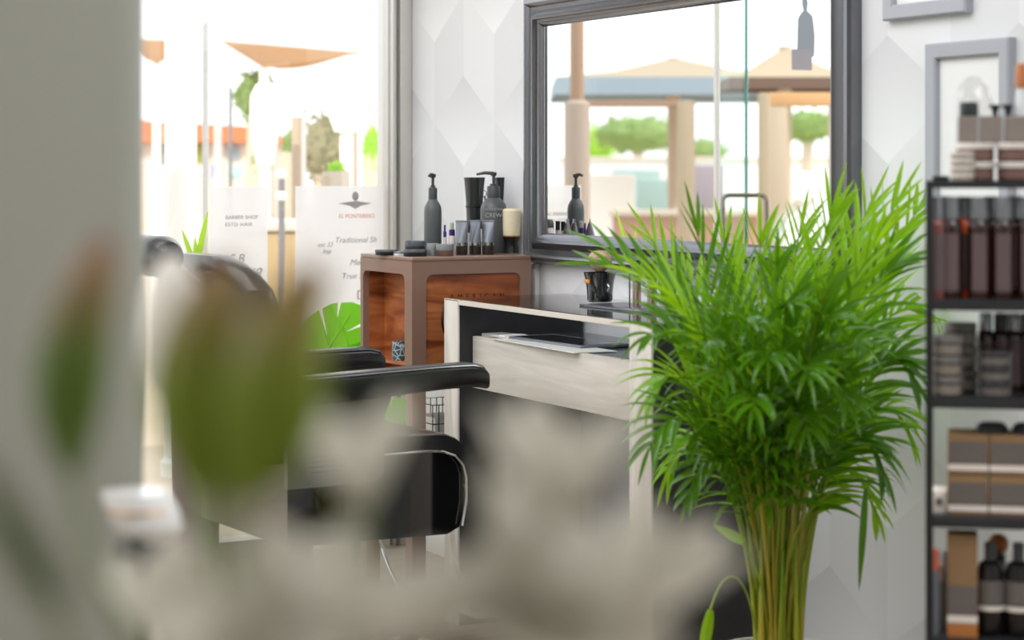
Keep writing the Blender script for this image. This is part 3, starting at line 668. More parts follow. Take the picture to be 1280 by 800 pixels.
for i,(tx,ty,dz,cx,cy,L,dr_) in enumerate(FR):
    bx=973+ (tx-973)*.13 + rnd.uniform(-12,12); bx=max(945,min(1003,bx))
    base=pw(bx,798,rnd.uniform(-.04,.04)); base.z=.2
    c0=base+Vector((0,0,.0)); 
    mid=pw(973+(cx-973)*.42+rnd.uniform(-6,6),620,dz*.25)
    ctl=pw(cx,cy,dz*.6); tip=pw(tx,ty,dz)
    # stay clear of the wall
    curve=bez([c0,pw(bx,700,0),mid,ctl,tip],30)
    for q in curve:
        lim=-.03-pot_c.y
        if q.y>lim: q.y=lim
    k0=int(30*(.50 if cy<400 else .46))
    rs=[.0052*(1-.75*k/30) for k in range(31)]
    bm=B()
    n=14+int(rnd.random()*3)
    for k in range(n):
        u=k/(n-1); f=k0+(29.5-k0)*u; a=int(f); q=curve[a].lerp(curve[min(30,a+1)],f-a); tg=(curve[min(30,a+1)]-curve[max(0,a-1)]).normalized()
        view=(-FZ+Vector((rnd.uniform(-.4,.4),rnd.uniform(-.4,.4),rnd.uniform(-.1,.5)))).normalized()
        upv=(Vector((0,0,1))*.9-FZ*.5+RX*rnd.uniform(-.3,.3)); sd=tg.cross(upv).normalized()
        env=math.sin(PI*(u*.75+.22))
        for s in (1,-1):
            ang=R(48-22*u+rnd.uniform(-6,6)); d=(tg*math.cos(ang)+sd*s*math.sin(ang)+Vector((0,0,.25))).normalized()
            nr=sd.cross(tg).normalized()*s
            leaflet(bm,q,d,(nr*.4+upv.normalized()).normalized(),L*(.62+.68*env)*rnd.uniform(.88,1.1),.0078*rnd.uniform(.75,1.2),dr_*rnd.uniform(.7,1.3)+.1)
    leaflet(bm,curve[30],(curve[30]-curve[28]).normalized(),-FZ,L*.7,.005,dr_)
    for v in bm.verts:
        lim=-.012-pot_c.y
        if v.co.y>lim: v.co.y=lim-rnd.uniform(0,.004)
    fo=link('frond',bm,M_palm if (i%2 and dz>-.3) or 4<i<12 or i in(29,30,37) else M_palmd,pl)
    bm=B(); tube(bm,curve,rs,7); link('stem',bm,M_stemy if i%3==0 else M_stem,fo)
# two hanging single leaves and a bent low shoot
for (a,b,L) in (((1082,610),(1073,742),.21),):
    bm=B(); p0=pw(a[0],a[1],-.15); leaflet(bm,p0,(pw(b[0],b[1],-.15)-p0).normalized(),-FZ,L*1.02,.009,.1,n=10)
    fo=link('frond',bm,M_palmd,pl); bm=B(); tube(bm,bez([pw(985,700,-.05),pw(1000,620,-.1),pw(1060,600,-.15),p0],14),.003,6); link('stem',bm,M_stem,fo)
bm=B(); p0=pw(888,762,-.15); leaflet(bm,p0,(pw(878,815,-.15)-p0).normalized(),-FZ,.12,.014,.1,n=10)
fo=link('frond',bm,M_palm,pl); bm=B(); tube(bm,bez([pw(945,790,-.02),pw(935,720,-.08),pw(910,690,-.12),p0],14),.0025,6); link('stem',bm,M_stem,fo)
bm=B(); p0=pw(930,678,-.1); leaflet(bm,p0,(pw(895,655,-.12)-p0).normalized(),-FZ,.08,.012,.1,n=10)
fo=link('frond',bm,M_palm,pl); bm=B(); tube(bm,bez([pw(960,795,-.02),pw(955,720,-.06),p0],14),.0028,6); link('stem',bm,M_stem,fo)
# dead stubs at the base
for k in range(14):
    bx=948+k*4+rnd.uniform(-2,2); a=pw(bx,796,rnd.uniform(-.05,.0)); a.z=.2; b=pw(bx+rnd.uniform(-8,8),rnd.uniform(560,700),rnd.uniform(-.06,.02))
    bm=B(); tube(bm,bez([a,(a+b)/2+Vector((0,0,.02)),b],6),[.006-.0006*j for j in range(7)],7); link('stem',bm,M_stemy if k%2 else M_stem,pl)
# ------------------------------------------------------------------ monstera
def monstera_leaf(bm,c,right,up,size,nrm):
    """split leaf: outline with slots, drawn as lobes either side of the midrib"""
    N=5
    rib=lambda u: c+up*(size*(u-.1))
    for s in (1,-1):
        for k in range(N):
            u0=k/N; u1=(k+.9)/N
            def edge(u): # outer boundary
                ang=PI*(1-u)*.98+.02
                wv=size*.52*math.sin(PI*(u*.86+.1))**.75
                return c+right*s*wv+up*(size*(u*1.02-.22+.18*math.sin(PI*u)))+nrm*(-.10*size*(wv/size)**2*2)
            a=rib(u0*.8+.06); b=rib(u1*.8+.06)
            pts=[a,a.lerp(edge(u0),.5)+nrm*.01*size,edge(u0),edge((u0+u1)/2)+right*s*.03*size+up*.05*size,edge(u1)+up*.06*size,b.lerp(edge(u1),.5)+nrm*.01*size,b]
            vs=[bm.verts.new(p_) for p_ in pts]
            bm.faces.new((vs[0],vs[1],vs[5],vs[6])); bm.faces.new((vs[1],vs[2],vs[3],vs[4],vs[5]))
    tube(bm,[c-up*size*.15,c+up*size*.8],[size*.012,size*.004],6)
mb=P(400,700,6.5); mb=Vector((mb.x,mb.y,0))
mo=thing('monstera','bright green split leaf plant in front of the window, behind the chair arm','plant',mb,0)
bm=B(); lathe(bm,[(0,0),(.12,0),(.15,.28),(.14,.28),(.13,.24),(0,.24)],n=32); link('pot',bm,mat('dark_pot','3c3c3e',.5),mo)
LO=[(373,441),(373.5,424),(377,408),(396,438),(380,401),(388,394),(398,388),(408.5,421),(402,386),(413,380),(421.5,378.5),(421.5,398),(426,378.5),(440,378),(455,384),(466,396),(433,414.5),(470,402),(476,418),(425,437),(476,426),(468,441),(440,449),(412,446)]
def leafshape(c,F):
    bm=B(); vs=[bm.verts.new(F(x,y)-mb) for x,y in LO]; f_=bm.faces.new(vs); bmesh.ops.triangulate(bm,faces=[f_])
    lf=link('leaf',bm,M_monstera,mo,False)
    bm=B(); tube(bm,[F(404,444)-mb-FZ*.003,F(420,420)-mb-FZ*.003,F(438,392)-mb-FZ*.003],[.004,.003,.0015],6); link('midrib',bm,mat('pale_rib','8ad838',.4),lf)
    a=F(404,444)-mb; bm=B(); tube(bm,bez([Vector((0,0,.24)),Vector((0,0,.5)),a-Vector((0,0,.12)),a],10),.006,8); link('stem',bm,M_stem,lf)
def F1(x,y): return P(x,y,6.5)+FZ*(((x-420)/60)**2*.03+((y-410)/40)**2*.02)
def F2(x,y):
    u,v=(x-404)*.42,(y-444)*.9; return P(486+u*.9-v*.10,532+v*.62+u*.25,6.42)+FZ*((u/30)**2*.02)
def F3(x,y):
    u,v=-(x-404)*.8,(y-444)*.9; return P(330+u,470+v,6.35)+FZ*((u/60)**2*.03)
leafshape(0,F1); leafshape(0,F2); leafshape(0,F3)
# spike plant by the window
sb=Vector((.17,-.80,0)); sp=thing('spiky_plant','spiky leaved plant in a mauve pot at the window foot, tip above the chair back','plant',sb,0)
bm=B(); lathe(bm,[(0,0),(.07,0),(.085,.98),(.08,.98),(.075,.95),(0,.95)],n=28); 
pt_=link('pot',bm,mat('mauve_pot','7d6a70',.5),sp)
for k,(a,b,L,w_) in enumerate(((.25,.1,.19,.012),(-.35,.05,.13,.01),(.0,-.3,.10,.01))):
    bm=B(); leaflet(bm,Vector((0,0,.95)),Vector((-.1,a,1)).normalized(),-FZ,L,w_,0,n=8); link('leaf',bm,M_lime,sp)
# ------------------------------------------------------------------ product rack
ZR=3.3; mm_=ZR/FPX
rk0=camxz((1157-640)*mm_,ZR)
def hz(py): return 1.25-(py-HY)*mm_
YR=YAW-math.atan2(1161-640,FPX)
rk=thing('product_rack','black metal rack of hair products at the right edge','shelf rack',rk0,YR)
RW,RD=.5,.26
for (x,y) in ((0,0),(RW-.012,0),(0,RD-.012),(RW-.012,RD-.012)):
    bm=B(); box(bm,(x,y,0),(x+.012,y+.012,hz(226)),.001); link('post',bm,M_black,rk)
SH=[hz(226),hz(374),hz(496),hz(645),.50,.2]
for i,z in enumerate(SH):
    th=.012 if i==0 else .018
    bm=B(); box(bm,(.0,.002,z-th),(RW,RD-.002,z),.001); link('shelf_board',bm,mat('rack_shelf','26272a',.3) if i==0 else bpy.data.materials['rack_shelf'],rk)
def rp(px,y,z):  # px at the depth of the row
    lo,hi=-.2,1.0; MR=Matrix.Rotation(YR,3,'Z')
    for _ in range(40):
        m=(lo+hi)/2; v=MR@Vector((m,y,0)); q=Vector((rk0.x+v.x,rk0.y+v.y,0))-CAM; p_=640+FPX*q.dot(RX)/q.dot(FZ)
        if p_<px: lo=m
        else: hi=m
    return Vector((rk0.x+v.x,rk0.y+v.y,z))
PR=[None]
M_capsteel=mat('grey_steel_cap','8d9094',.25,.7)
def tall_bottle(px,y,z,label,mb_,mc,h=.165,r=.0185,grp='tall bottles on the rack',rim=None,name='hair_bottle'):
    t=thing(name,label,'bottle',rp(px,y,z),YR,grp)
    bm=B(); lathe(bm,[(0,0),(r*.95,0),(r,.003),(r,h*.7),(r*.9,h*.75),(r*.62,h*.785),(0,h*.785)],n=24); b=link('bottle_body',bm,mb_,t)
    bm=B(); lathe(bm,[(0,h*.78),(r*.72,h*.78),(r*.72,h*.985),(r*.68,h),(0,h)],n=24); link('cap',bm,mc,t)
    bm=B(); vs=[]
    for z_ in (h*.08,h*.64):
        vs.append([bm.verts.new(((r+.0006)*math.sin(a),-(r+.0006)*math.cos(a),z_)) for a in [R(-38+76*k/8) for k in range(9)]])
    for i in range(8): bm.faces.new((vs[0][i],vs[0][i+1],vs[1][i+1],vs[1][i]))
    link('label',bm,mat('brown_grey_label','5f5050',.5) if 'brown_grey_label' not in bpy.data.materials else bpy.data.materials['brown_grey_label'],b)
    return t
for px,m,lab in ((1171,mat('rose_brown_bottle','7a4540',.25),'pinkish brown bottle with grey cap at the left post, upper row of rack'),
                 (1189,M_amber,'dark amber bottle next to the pinkish one, upper row of the rack'),
                 (1224,M_amber,'dark amber bottle, third from left in upper row of rack'),
                 (1254,M_amber,'dark amber bottle, fourth from left in upper row of rack'),
                 (1286,M_amber,'dark amber bottle cut off by the right photo edge, upper row')):
    tall_bottle(px,.03,SH[1],lab,m,M_capsteel)
for px,lab in ((1182,'amber bottle in the back row behind the orange bottle'),(1206,'bright orange bottle in the back row, between second and third front bottles'),(1238,'amber bottle in the back row, between third and fourth front bottles'),(1268,'amber bottle in the back row nearest the right photo edge')):
    tall_bottle(px,.06 if px==1206 else .10,SH[1],lab,M_orange if px==1206 else M_amber,M_capsteel)
def jar(px,y,z,r,h,mb_,ml,label,grp=None,cat='jar',lidf=.32,lab=None):
    t=thing('cosmetic_jar',label,cat,rp(px,y,z),YR,grp)
    bm=B(); lathe(bm,[(0,0),(r*.9,0),(r*.96,.002),(r*.96,h*(1-lidf)),(0,h*(1-lidf))],n=32); b=link('jar_body',bm,mb_,t)
    bm=B(); lathe(bm,[(r*.9,h*(1-lidf)),(r,h*(1-lidf)),(r,h-.0015),(r*.97,h),(0,h)],n=32); link('lid',bm,ml,t)
    if lab:
        bm=B(); vs=[[bm.verts.new(((r*.96+.0006)*math.sin(a),-(r*.96+.0006)*math.cos(a),z_)) for a in [R(-60+120*k/10) for k in range(11)]] for z_ in (h*.1,h*(.9-lidf))]
        for i in range(10): bm.faces.new((vs[0][i],vs[0][i+1],vs[1][i+1],vs[1][i]))
        link('label',bm,lab,b)
    return t
M_lid=mat('cream_lid','cdc6be',.4); M_jl=mat('maroon_label','7a5a50',.5)
for (px,nm) in ((1219,'left'),(1270,'right')):
    for k in range(2):
        jar(px,.06,SH[0]+k*.031,.0315,.0305,M_brownjar,M_lid,f'brown jar with cream lid, {"upper" if k else "lower"} of the {nm} stack on top of rack','brown jars on top of the rack',lab=M_jl)
for k in range(4):
    jar(1203,.022,SH[0]+k*.0118,.0195,.0115,mat('pale_tin','b8b0a4',.35,.3) if k==0 else bpy.data.materials['pale_tin'],M_lid,f'small pale tin, {["bottom","second from bottom","third from bottom","topmost"][k]} of the stack of four on the rack','pale tins on top of the rack','tin',.4)
t=thing('comb','small black comb lying at the left corner of the rack top','comb',rp(1176,.05,SH[0]),YR)
bm=B(); box(bm,(-.014,-.01,0),(.014,.01,.008),.003); link('spine',bm,M_black,t)
def card_box(px0,px1,y,z,h,d,label,mats,grp,name='product_box'):
    a=rp(px0,y,z); b=rp(px1,y,z); W_=(b-a).length
    t=thing(name,label,'box',a,YR,grp)
    bm=B(); box(bm,(0,0,0),(W_,d,h),.001); bd=link('carton',bm,mats[0],t)
    for (m,z0_,z1_,ins) in mats[1:]:
        bm=B(); box(bm,(ins,-.0006,h*z0_),(W_-ins,.0002,h*z1_)); link('label' if m is M_label or m is M_boxgrey else 'stripe',bm,m,bd,False)
    return t
zt=SH[0]+.0615
for i,(a,b) in enumerate(((1198,1223),(1225,1253),(1256,1284))):
    card_box(a,b,.06,zt,.044,.035,['grey brown carton on the jars, with dark cap above, leftmost of three','grey brown carton in the middle of three on top of the jars','grey brown carton nearest the right photo edge, on the jars'][i],[M_boxgrey,(M_boxgrey,.1,.9,.003)],'grey cartons on the jars')
zc=zt+.044
t=thing('dark_cap_jar','dark green domed cap jar on the leftmost carton above the rack','jar',rp(1211,.075,zc),YR)
bm=B(); lathe(bm,[(0,0),(.0155,0),(.0155,.018),(.014,.023),(0,.0245)],n=28); link('body',bm,mat('deep_green_black','27322f',.25),t)
for px,lab in ((1244,'small black flip cap bottle, left of two on the middle carton'),(1260,'small black flip cap bottle, right of two on the cartons')):
    t=thing('flip_cap_bottle',lab,'bottle',rp(px,.075,zc),YR,'flip cap bottles on the cartons')
    bm=B(); lathe(bm,[(0,0),(.005,0),(.0045,.006),(.007,.014),(.0075,.019),(0,.019)],n=20); link('cap',bm,M_black,t)
    bm=B(); box(bm,(-.011,-.004,.014),(.004,.004,.019),.002); link('spout',bm,M_black,t)
t=thing('tonic_bottle','clear bottle with amber top at the right photo edge above the rack','bottle',rp(1280,.08,zc),YR)
bm=B(); lathe(bm,[(0,0),(.013,0),(.014,.03),(.012,.045),(0,.045)],n=24); link('body',bm,mat('frosty_clear','d8dcdc',.15),t)
bm=B(); lathe(bm,[(0,.045),(.013,.045),(.015,.06),(.013,.085),(0,.088)],n=24); link('top',bm,mat('amber_top','b8744a',.3),t)
# clear plastic hood behind
t=thing('clear_bag','crumpled clear plastic bag behind the cartons above the rack','bag',rp(1216,.12,SH[0]),YR)
bm=B(); rr=random.Random(5)
lathe(bm,[(.028,0),(.03,.08),(.03,.13),(.024,.155),(.008,.172),(0,.174)],n=18)
for v in bm.verts: v.co+=Vector((rr.uniform(-1,1),rr.uniform(-1,1),0))*.0035
link('film',bm,thin_glass('clear_film',(.97,.97,.97),.1,.15,(.9,.9,.9)),t)
# shelf 3 : jars and dark bottles
M_dj=mat('dark_jar','2b2725',.3); M_dl=mat('olive_grey_label','7d766b',.5); M_gl=mat('grey_lid3','6a6662',.4)
for k in range(3):
    jar(1184,.03,SH[2]+k*.0325,.0262,.032,M_dj,M_gl,f'dark jar with olive label, {["lowest","middle","topmost"][k]} of the three stacked by left post','olive label jars on the rack',lab=M_dl)
for k in range(3):
    jar(1244,.04,SH[2]+.002*0+k*.0245,.0275,.024,M_dj,mat('black_lid','2a2a2c',.3) if k==0 else bpy.data.materials['black_lid'],f'flat black jar, {["lowest","middle","topmost"][k]} of the stack in the middle shelf','flat black jars on the rack',lab=M_label)
for k in range(3):
    jar(1200,.10,SH[2]+k*.038,.027,.037,M_dj,M_gl,f'dark jar in the back stack behind the olive jars, {["lowest","middle","topmost"][k]} one','back row jars on the rack',lab=M_dl)
for px,lab,m in ((1232,'silver capped dark bottle behind the flat black jars',M_capsteel),(1251,'brown bottle behind the flat black jars, second from left',M_black),(1268,'dark bottle with violet tinge behind the jars, middle shelf',M_capsteel),(1285,'dark bottle cut by right photo edge, middle shelf',M_black)):
    tall_bottle(px,.13,SH[2],lab,M_amber,m,.128,.015,'back bottles on the middle shelf')
# shelf 4 : kraft boxes
for (a,b,nm) in ((1185,1235,'left'),(1237,1290,'right')):
    for k in range(2):
        card_box(a,b,.02,SH[3]+k*.066,.0645,.08,f'kraft box with charcoal label and pale stripe, {"upper" if k else "lower"} box of the {nm} pair',[M_kraft,(M_label,.28,.82,.002),(M_offwhite,.1,.25,0)],'kraft boxes on the rack')
for px,lab in ((1240,'flat round black lid resting on the left kraft boxes'),(1285,'flat round black lid on the right kraft boxes')):
    t=thing('black_lid',lab,'lid',rp(px,.055,SH[3]+.1305),YR,'round black lids'); bm=B(); lathe(bm,[(0,0),(.024,0),(.025,.01),(.018,.016),(0,.017)],n=28); link('dome',bm,M_matteblack,t)
card_box(1164,1184,.03,SH[3],.036,.06,'small cream box with a dark emblem left of the kraft boxes',[M_offwhite,(M_label,.35,.7,.007)],None,'small_box')
# shelf 5
card_box(1184,1222,.02,SH[4],.165,.05,'tall kraft and grey box standing on the lowest visible shelf',[M_kraft,(M_label,.22,.5,.001),(M_offwhite,.14,.21,0),(mat('orange_card','b8743a',.6),.0,.13,0)],None,'tall_box')
for px,lab in ((1238,'black labelled bottle right of the tall kraft box'),(1273,'black labelled bottle by the right photo edge, lowest shelf')):
    t=thing('labelled_bottle',lab,'bottle',rp(px,.05,SH[4]),YR,'black labelled bottles on the rack')
    bm=B(); lathe(bm,[(0,0),(.021,0),(.022,.004),(.022,.1),(.018,.116),(.009,.122),(0,.122)],n=28); b=link('bottle_body',bm,mat('black_glass','120d0c',.1) if 'black_glass' not in bpy.data.materials else bpy.data.materials['black_glass'],t)
    bm=B(); lathe(bm,[(0,.12),(.0095,.12),(.0095,.15),(0,.152)],n=20); link('cap',bm,M_dkgrey,t)
    for z0_,z1_,m,nm in ((.052,.09,M_label,'label'),(.042,.050,M_offwhite,'stripe')):
        bm=B(); vs=[[bm.verts.new((.0228*math.sin(a),-.0228*math.cos(a),z_)) for a in [R(-70+140*k/12) for k in range(13)]] for z_ in (z0_,z1_)]
        for i in range(12): bm.faces.new((vs[0][i],vs[0][i+1],vs[1][i+1],vs[1][i]))
        link(nm,bm,m,b)
for i,(px,c,h,lab) in enumerate(((1168,'c86a50',.14,'small tube with orange red top beside the left rack post'),(1174,'b8a8a8',.11,'small pale pink tube beside the tall kraft box'),(1179,'a0a0a8',.125,'small silver tube squeezed against the tall kraft box'))):
    t=thing('lip_balm_tube',lab,'tube',rp(px,.03+.03*i,SH[4]),YR,'small coloured tubes on the rack')
    bm=B(); lathe(bm,[(0,0),(.0075,0),(.0075,h*.75),(0,h*.75)],n=16); link('tube_body',bm,M_silver,t)
    bm=B(); lathe(bm,[(0,h*.75),(.008,h*.75),(.008,h*.97),(.005,h),(0,h)],n=16); link('cap',bm,mat('cap_'+c,c,.4),t)
t=thing('round_soap','round amber brown soap ball on the lowest visible shelf behind bottles','soap',rp(1248,.11,SH[4]+.0),YR)
bm=B(); lathe(bm,[(0,0),(.012,0),(.012,.12),(0,.12)],n=20); link('stand',bm,M_black,t)
bm=B(); lathe(bm,[(0,.12)]+[(.017*math.sin(R(a)),.137-.017*math.cos(R(a))) for a in range(20,180,20)]+[(0,.154)],n=24); link('ball',bm,mat('amber_soap','b06a28',.4),t)
# ------------------------------------------------------------------ foreground flowers
ZF=.72
M_white_petal=leafmat('white_petal','faf8f4','fffdf8',.6,.65,var=.02)
M_petal=leafmat('cream_petal','dcd9cc','e0dcd0',.6,.35,var=.06)
M_bud=leafmat('lily_bud','7f9418','9aac30',.5,.2,tip='a0764c',tpos=(.5,.95),var=.15)
M_bud2=leafmat('lily_bud_small','5f7a22','7a9030',.5,.15,tip='a8805c',tpos=(.5,.9),var=.15)
M_fstem=leafmat('flower_stem','8a9668','a0a870',.5,.15)
M_dleaf=leafmat('dark_leaf','3c4a20','5a6a2c',.5,.2)
vc=P(430,800,.87); CZ=.80
bm=B(); box(bm,(-.2,-.35,0),(.2,.35,.76),.004); ct=thing('reception_counter','white counter in front of the camera carrying the flower vase','counter',(vc.x,vc.y,0),YAW)
link('carcass',bm,M_paint,ct); bm=B(); box(bm,(-.22,-.37,.76),(.22,.37,.8),.004); link('worktop',bm,M_greywood,ct)
vs_=thing('flower_vase','clear glass vase holding the white flowers on the counter','vase',(vc.x,vc.y,CZ),0)
bm=B(); lathe(bm,[(0,0),(.045,0),(.05,.01),(.04,.1),(.035,.17),(.04,.2),(.038,.2),(.032,.17),(.037,.1),(.045,.014),(0,.01)],n=32); link('glass',bm,thin_glass('vase_glass',(.95,.97,.96),.1),vs_)
def petal(bm,base,d,nrm,L,w,curl,n=8,m=5):
    d=d.normalized(); side=d.cross(nrm).normalized(); nrm=side.cross(d).normalized(); rows=[]; q=Vector(base); dd=Vector(d); nn=Vector(nrm)
    for i in range(n+1):
        u=i/n; ww=w*max(.03,math.sin(PI*(u*.88+.06))**.8)
        rows.append([bm.verts.new(q+side*ww*(2*j/m-1)+nn*(-ww*.45*(1-(2*j/m-1)**2))) for j in range(m+1)])
        rot=Matrix.Rotation(curl/n,3,side); dd=rot@dd; nn=rot@nn; q=q+dd*L/n
    for a,b in zip(rows,rows[1:]):
        for j in range(m): bm.faces.new((a[j],a[j+1],b[j+1],b[j]))
rf=random.Random(11)
def stem_to(t,c,loc):
    root=Vector((vc.x,vc.y,CZ+.02))-loc
    bm=B(); tube(bm,bez([root,root+Vector((0,0,.14)),c-Vector((0,0,.08)),c],12),.0028,8); link('stem',bm,M_fstem,t)
def bloom(px,py,Z,dirpx,L,w,label,np_=6,spread=.7):
    Z*=1.18; L*=1.18; w*=1.18; loc=P(px,py,Z); t=thing('white_flower',label,'flower',loc,0,'white flowers in the vase')
    ax=(RX*dirpx[0]-Vector((0,0,1))*dirpx[1]-FZ*rf.uniform(-.2,.35)).normalized(); a=ax.orthogonal().normalized(); b=ax.cross(a)
    for k in range(np_):
        th=2*PI*k/np_+rf.uniform(-.15,.15); o=a*math.cos(th)+b*math.sin(th)
        bm=B(); petal(bm,o*.003,(ax*1+o*spread).normalized(),-o if k%1==0 else o,L*rf.uniform(.9,1.1),w,-.5); link('petal',bm,M_petal,t)
    stem_to(t,Vector((0,0,0)),loc)
bloom(455,630,.74,(-.1,-1),.042,.009,'blurred white flower pointing up before the chair seat',5,.25)
bloom(702,655,.72,(.0,-1),.048,.013,'blurred white flower in front of the desk opening',6,.3)
bloom(640,735,.70,(.5,-.6),.045,.016,'blurred white flower low in front of the desk, leaning right',6,.6)
bloom(800,770,.74,(.15,-1),.045,.012,'rightmost blurred white flower before the black desk side',6,.45)
bloom(540,790,.70,(0,-1),.042,.019,'blurred white flower at the bottom centre of the photo',6,.8)
bloom(375,770,.72,(-.2,-1),.040,.014,'blurred white flower under the large green buds',6,.6)
bloom(460,810,.68,(.2,-1),.045,.018,'blurred white flower at the bottom between centre and green buds',6,.7)
bloom(700,820,.69,(.2,-1),.045,.019,'blurred white flower at the bottom edge below the desk',6,.9)
bloom(205,800,.9,(.15,-1),.045,.012,'blurred white flower low beside the left partition',6,.4)
bloom(330,850,.66,(0,-1),.036,.016,'blurred white flower at the bottom left, lowest of the bunch',6,.7)
def bud(pts,rads,m,label,name='lily_bud',open_=False):
    if open_ is False: pts=[(a,b,c_*1.16) for a,b,c_ in pts]; rads=[q*1.16 for q in rads]
    loc=P(*pts[0]); t=thing(name,label,'flower bud',loc,0)
    ps=[P(*p)-loc for p in pts]; c=bez(ps,14)
    rr_=[]
    for i in range(15):
        u=i/14*(len(rads)-1); k=min(int(u),len(rads)-2); rr_.append(rads[k]+(rads[k+1]-rads[k])*(u-k))
    bm=B(); n=18; rings=[]
    for i,p in enumerate(c):
        tg=(c[min(14,i+1)]-c[max(0,i-1)]).normalized(); s_=tg.cross(FZ).normalized(); v=tg.cross(s_)
        rings.append([p+(s_*math.cos(a)+v*math.sin(a))*rr_[i]*(1+.08*math.cos(3*a)) for a in [2*PI*k/n for k in range(n)]])
    loft(bm,rings); link('bud_head',bm,m,t)
    stem_to(t,Vector((0,0,0)),loc); return t
bud([(262,625,.70),(225,480,.70),(285,330,.71)],[.004,.0115,.0165,.0165,.013,.005],M_bud,'large blurred green lily bud, left one of the big pair')
bud([(290,625,.69),(365,540,.69),(320,450,.69),(400,335,.70)],[.004,.014,.0185,.0185,.013,.005],M_bud,'large blurred green lily bud with brown tip leaning right')
bud([(92,590,.78),(75,450,.78),(132,300,.79)],[.004,.011,.0145,.013,.011,.005],M_bud2,'smaller blurred green bud with orange brown tip at left')
bud([(222,510,1.35),(212,430,1.35),(216,320,1.35)],[.008,.019,.020,.019,.017,.008],M_white_petal,'slim white bud beside the left partition','white_bud',None)
t=thing('dark_leaf','dark green blurred leaf crossing the lower left corner','leaf',P(70,760,.75),0)
bm=B(); p0=P(75,760,.75)-t.location; leaflet(bm,p0,(P(-40,560,.72)-P(75,760,.75)).normalized(),-FZ,.075,.008,0,n=8); link('blade',bm,M_dleaf,t)
stem_to(t,p0,t.location)
# glossy white ornament with rim at the partition
t=thing('white_ornament','glossy white rounded ornament with a thin gold rim, low beside the partition','ornament',P(178,640,2.2),YAW)
bm=B(); lathe(bm,[(0,-.045),(.02,-.042),(.036,-.02),(.038,.005),(.034,.03),(.0,.034)],n=36)
for v in bm.verts: v.co=Vector((v.co.x*1.05+v.co.z*-.3,v.co.y,v.co.z*.75))
link('shell',bm,mat('gloss_white','f2f2f0',.12,0,.6),t)
bm=B(); tube(bm,[(.039*math.cos(a)-.003,.039*math.sin(a),.004) for a in [2*PI*k/40 for k in range(40)]],.0015,8,closed=True); link('rim',bm,mat('gold_rim','e0b070',.15,1),t)
op=t.location
t2=thing('pedestal_stand','slim dark pedestal stand beside the partition under the white ornament','stand',(op.x,op.y,0),0)
zt_=op.z-.034
M_st=mat('dark_stand','55554f',.5)
bm=B(); lathe(bm,[(0,zt_-.012),(.03,zt_-.012),(.032,zt_-.006),(.03,zt_),(0,zt_)],n=40); link('table_top',bm,M_st,t2)
bm=B(); lathe(bm,[(0,0),(.07,0),(.06,.015),(.012,.04),(.008,zt_-.012),(0,zt_-.012)],n=32); link('pedestal',bm,M_st,t2)
# ------------------------------------------------------------------ outdoors
M_tree2=mat('pale_bark','c8bba8',.8)
M_pave=mat('pale_paving','cbbba4',.8,noise=.08,nscale=2)
bm=B(); box(bm,(-80,-60,-.12),(-.1,60,-.02)); o=link('ground',bm,M_pave,None,False); o['kind']='structure'
M_canvas=mat('cream_canvas','a89880',.8); M_sail=mat('sand_sail','c09a70',.8); M_whitec=mat('white_canvas','f6f4f0',.8)
M_terra=mat('terracotta_roof','c87448',.8,noise=.15,nscale=4); M_post=mat('pale_post','b8a690',.6); M_brown=mat('brown_post','9a7c66',.7); M_dpost=mat('dark_post','7d7d80',.6); M_gpost=mat('light_grey_post','c8c6c4',.6)  # dark and grey posts toned paler to imitate flare through the glazing
M_blueg=mat('blue_grey_valance','93a3b0',.8); M_dkbeam=mat('dark_beam','6b5548',.7); M_hw=mat('house_wall','d4cabd',.8); M_blue=mat('blue_paint','3d55c8',.5)
def gz(p): return Vector((p.x,p.y,-.02))
def sail(pts,label):
    ps=[P(*q) for q in pts]; c=sum(ps,Vector())/len(ps); t=thing('shade_sail',label,'shade sail',c,0)
    bm=B(); tri=[p-c for p in ps]; n=8
    a,b,d=tri; vs={}
    for i in range(n+1):
        for j in range(n+1-i):
            k=n-i-j; q=(a*i+b*j+d*k)/n; q.z-=.35*(i*j*k)/(n**3)*27*.3; vs[(i,j)]=bm.verts.new(q)
    for i in range(n):
        for j in range(n-i):
            bm.faces.new((vs[(i,j)],vs[(i+1,j)],vs[(i,j+1)]))
            if i+j<n-1: bm.faces.new((vs[(i+1,j)],vs[(i+1,j+1)],vs[(i,j+1)]))
    bmesh.ops.solidify(bm,geom=bm.faces[:],thickness=.02)
    link('cloth',bm,M_sail,t)
    for q in tri:
        bm=B(); tube(bm,[q,Vector((q.x,q.y,-.02-c.z))],.03,8); link('mast',bm,M_whitec,t)
sail([(272,50,16),(462,66,15),(330,86,13)],'large sand coloured shade sail beyond the window, right of the white pillar')
sail([(150,48,17),(238,50,17),(196,82,14)],'small sand coloured shade sail at the left end of the window')
def pole(px,y0,Z,wpx,m,name,label,cat,cap=False,F_=P):
    b=gz(F_(px,500,Z)); top=F_(px,y0,Z).z; r=wpx/2*Z/FPX
    t=thing(name,label,cat,b,0)
    bm=B(); lathe(bm,[(0,0),(r*1.25,0),(r*1.25,.06),(r,.08),(r,top+.02),(0,top+.02)],n=16); link('shaft',bm,m,t)
    if cap:
        bm=B(); lathe(bm,[(0,top),(r*1.4,top),(r*2.6,top+r*5),(r*3,top+r*5.4),(0,top+r*8)],n=12); link('lantern',bm,M_whitec,t)
    return t
pole(226,-40,8.6,40,M_whitec,'white_pillar','thick white pillar outside the window, left part','pillar')
pole(257,-40,8.9,8,M_gpost,'grey_pole','thin grey pole right beside the thick white pillar outside','pole')
pole(288,105,13,5,M_dpost,'street_lamp','slim dark street lamp outside the window','street lamp',True)
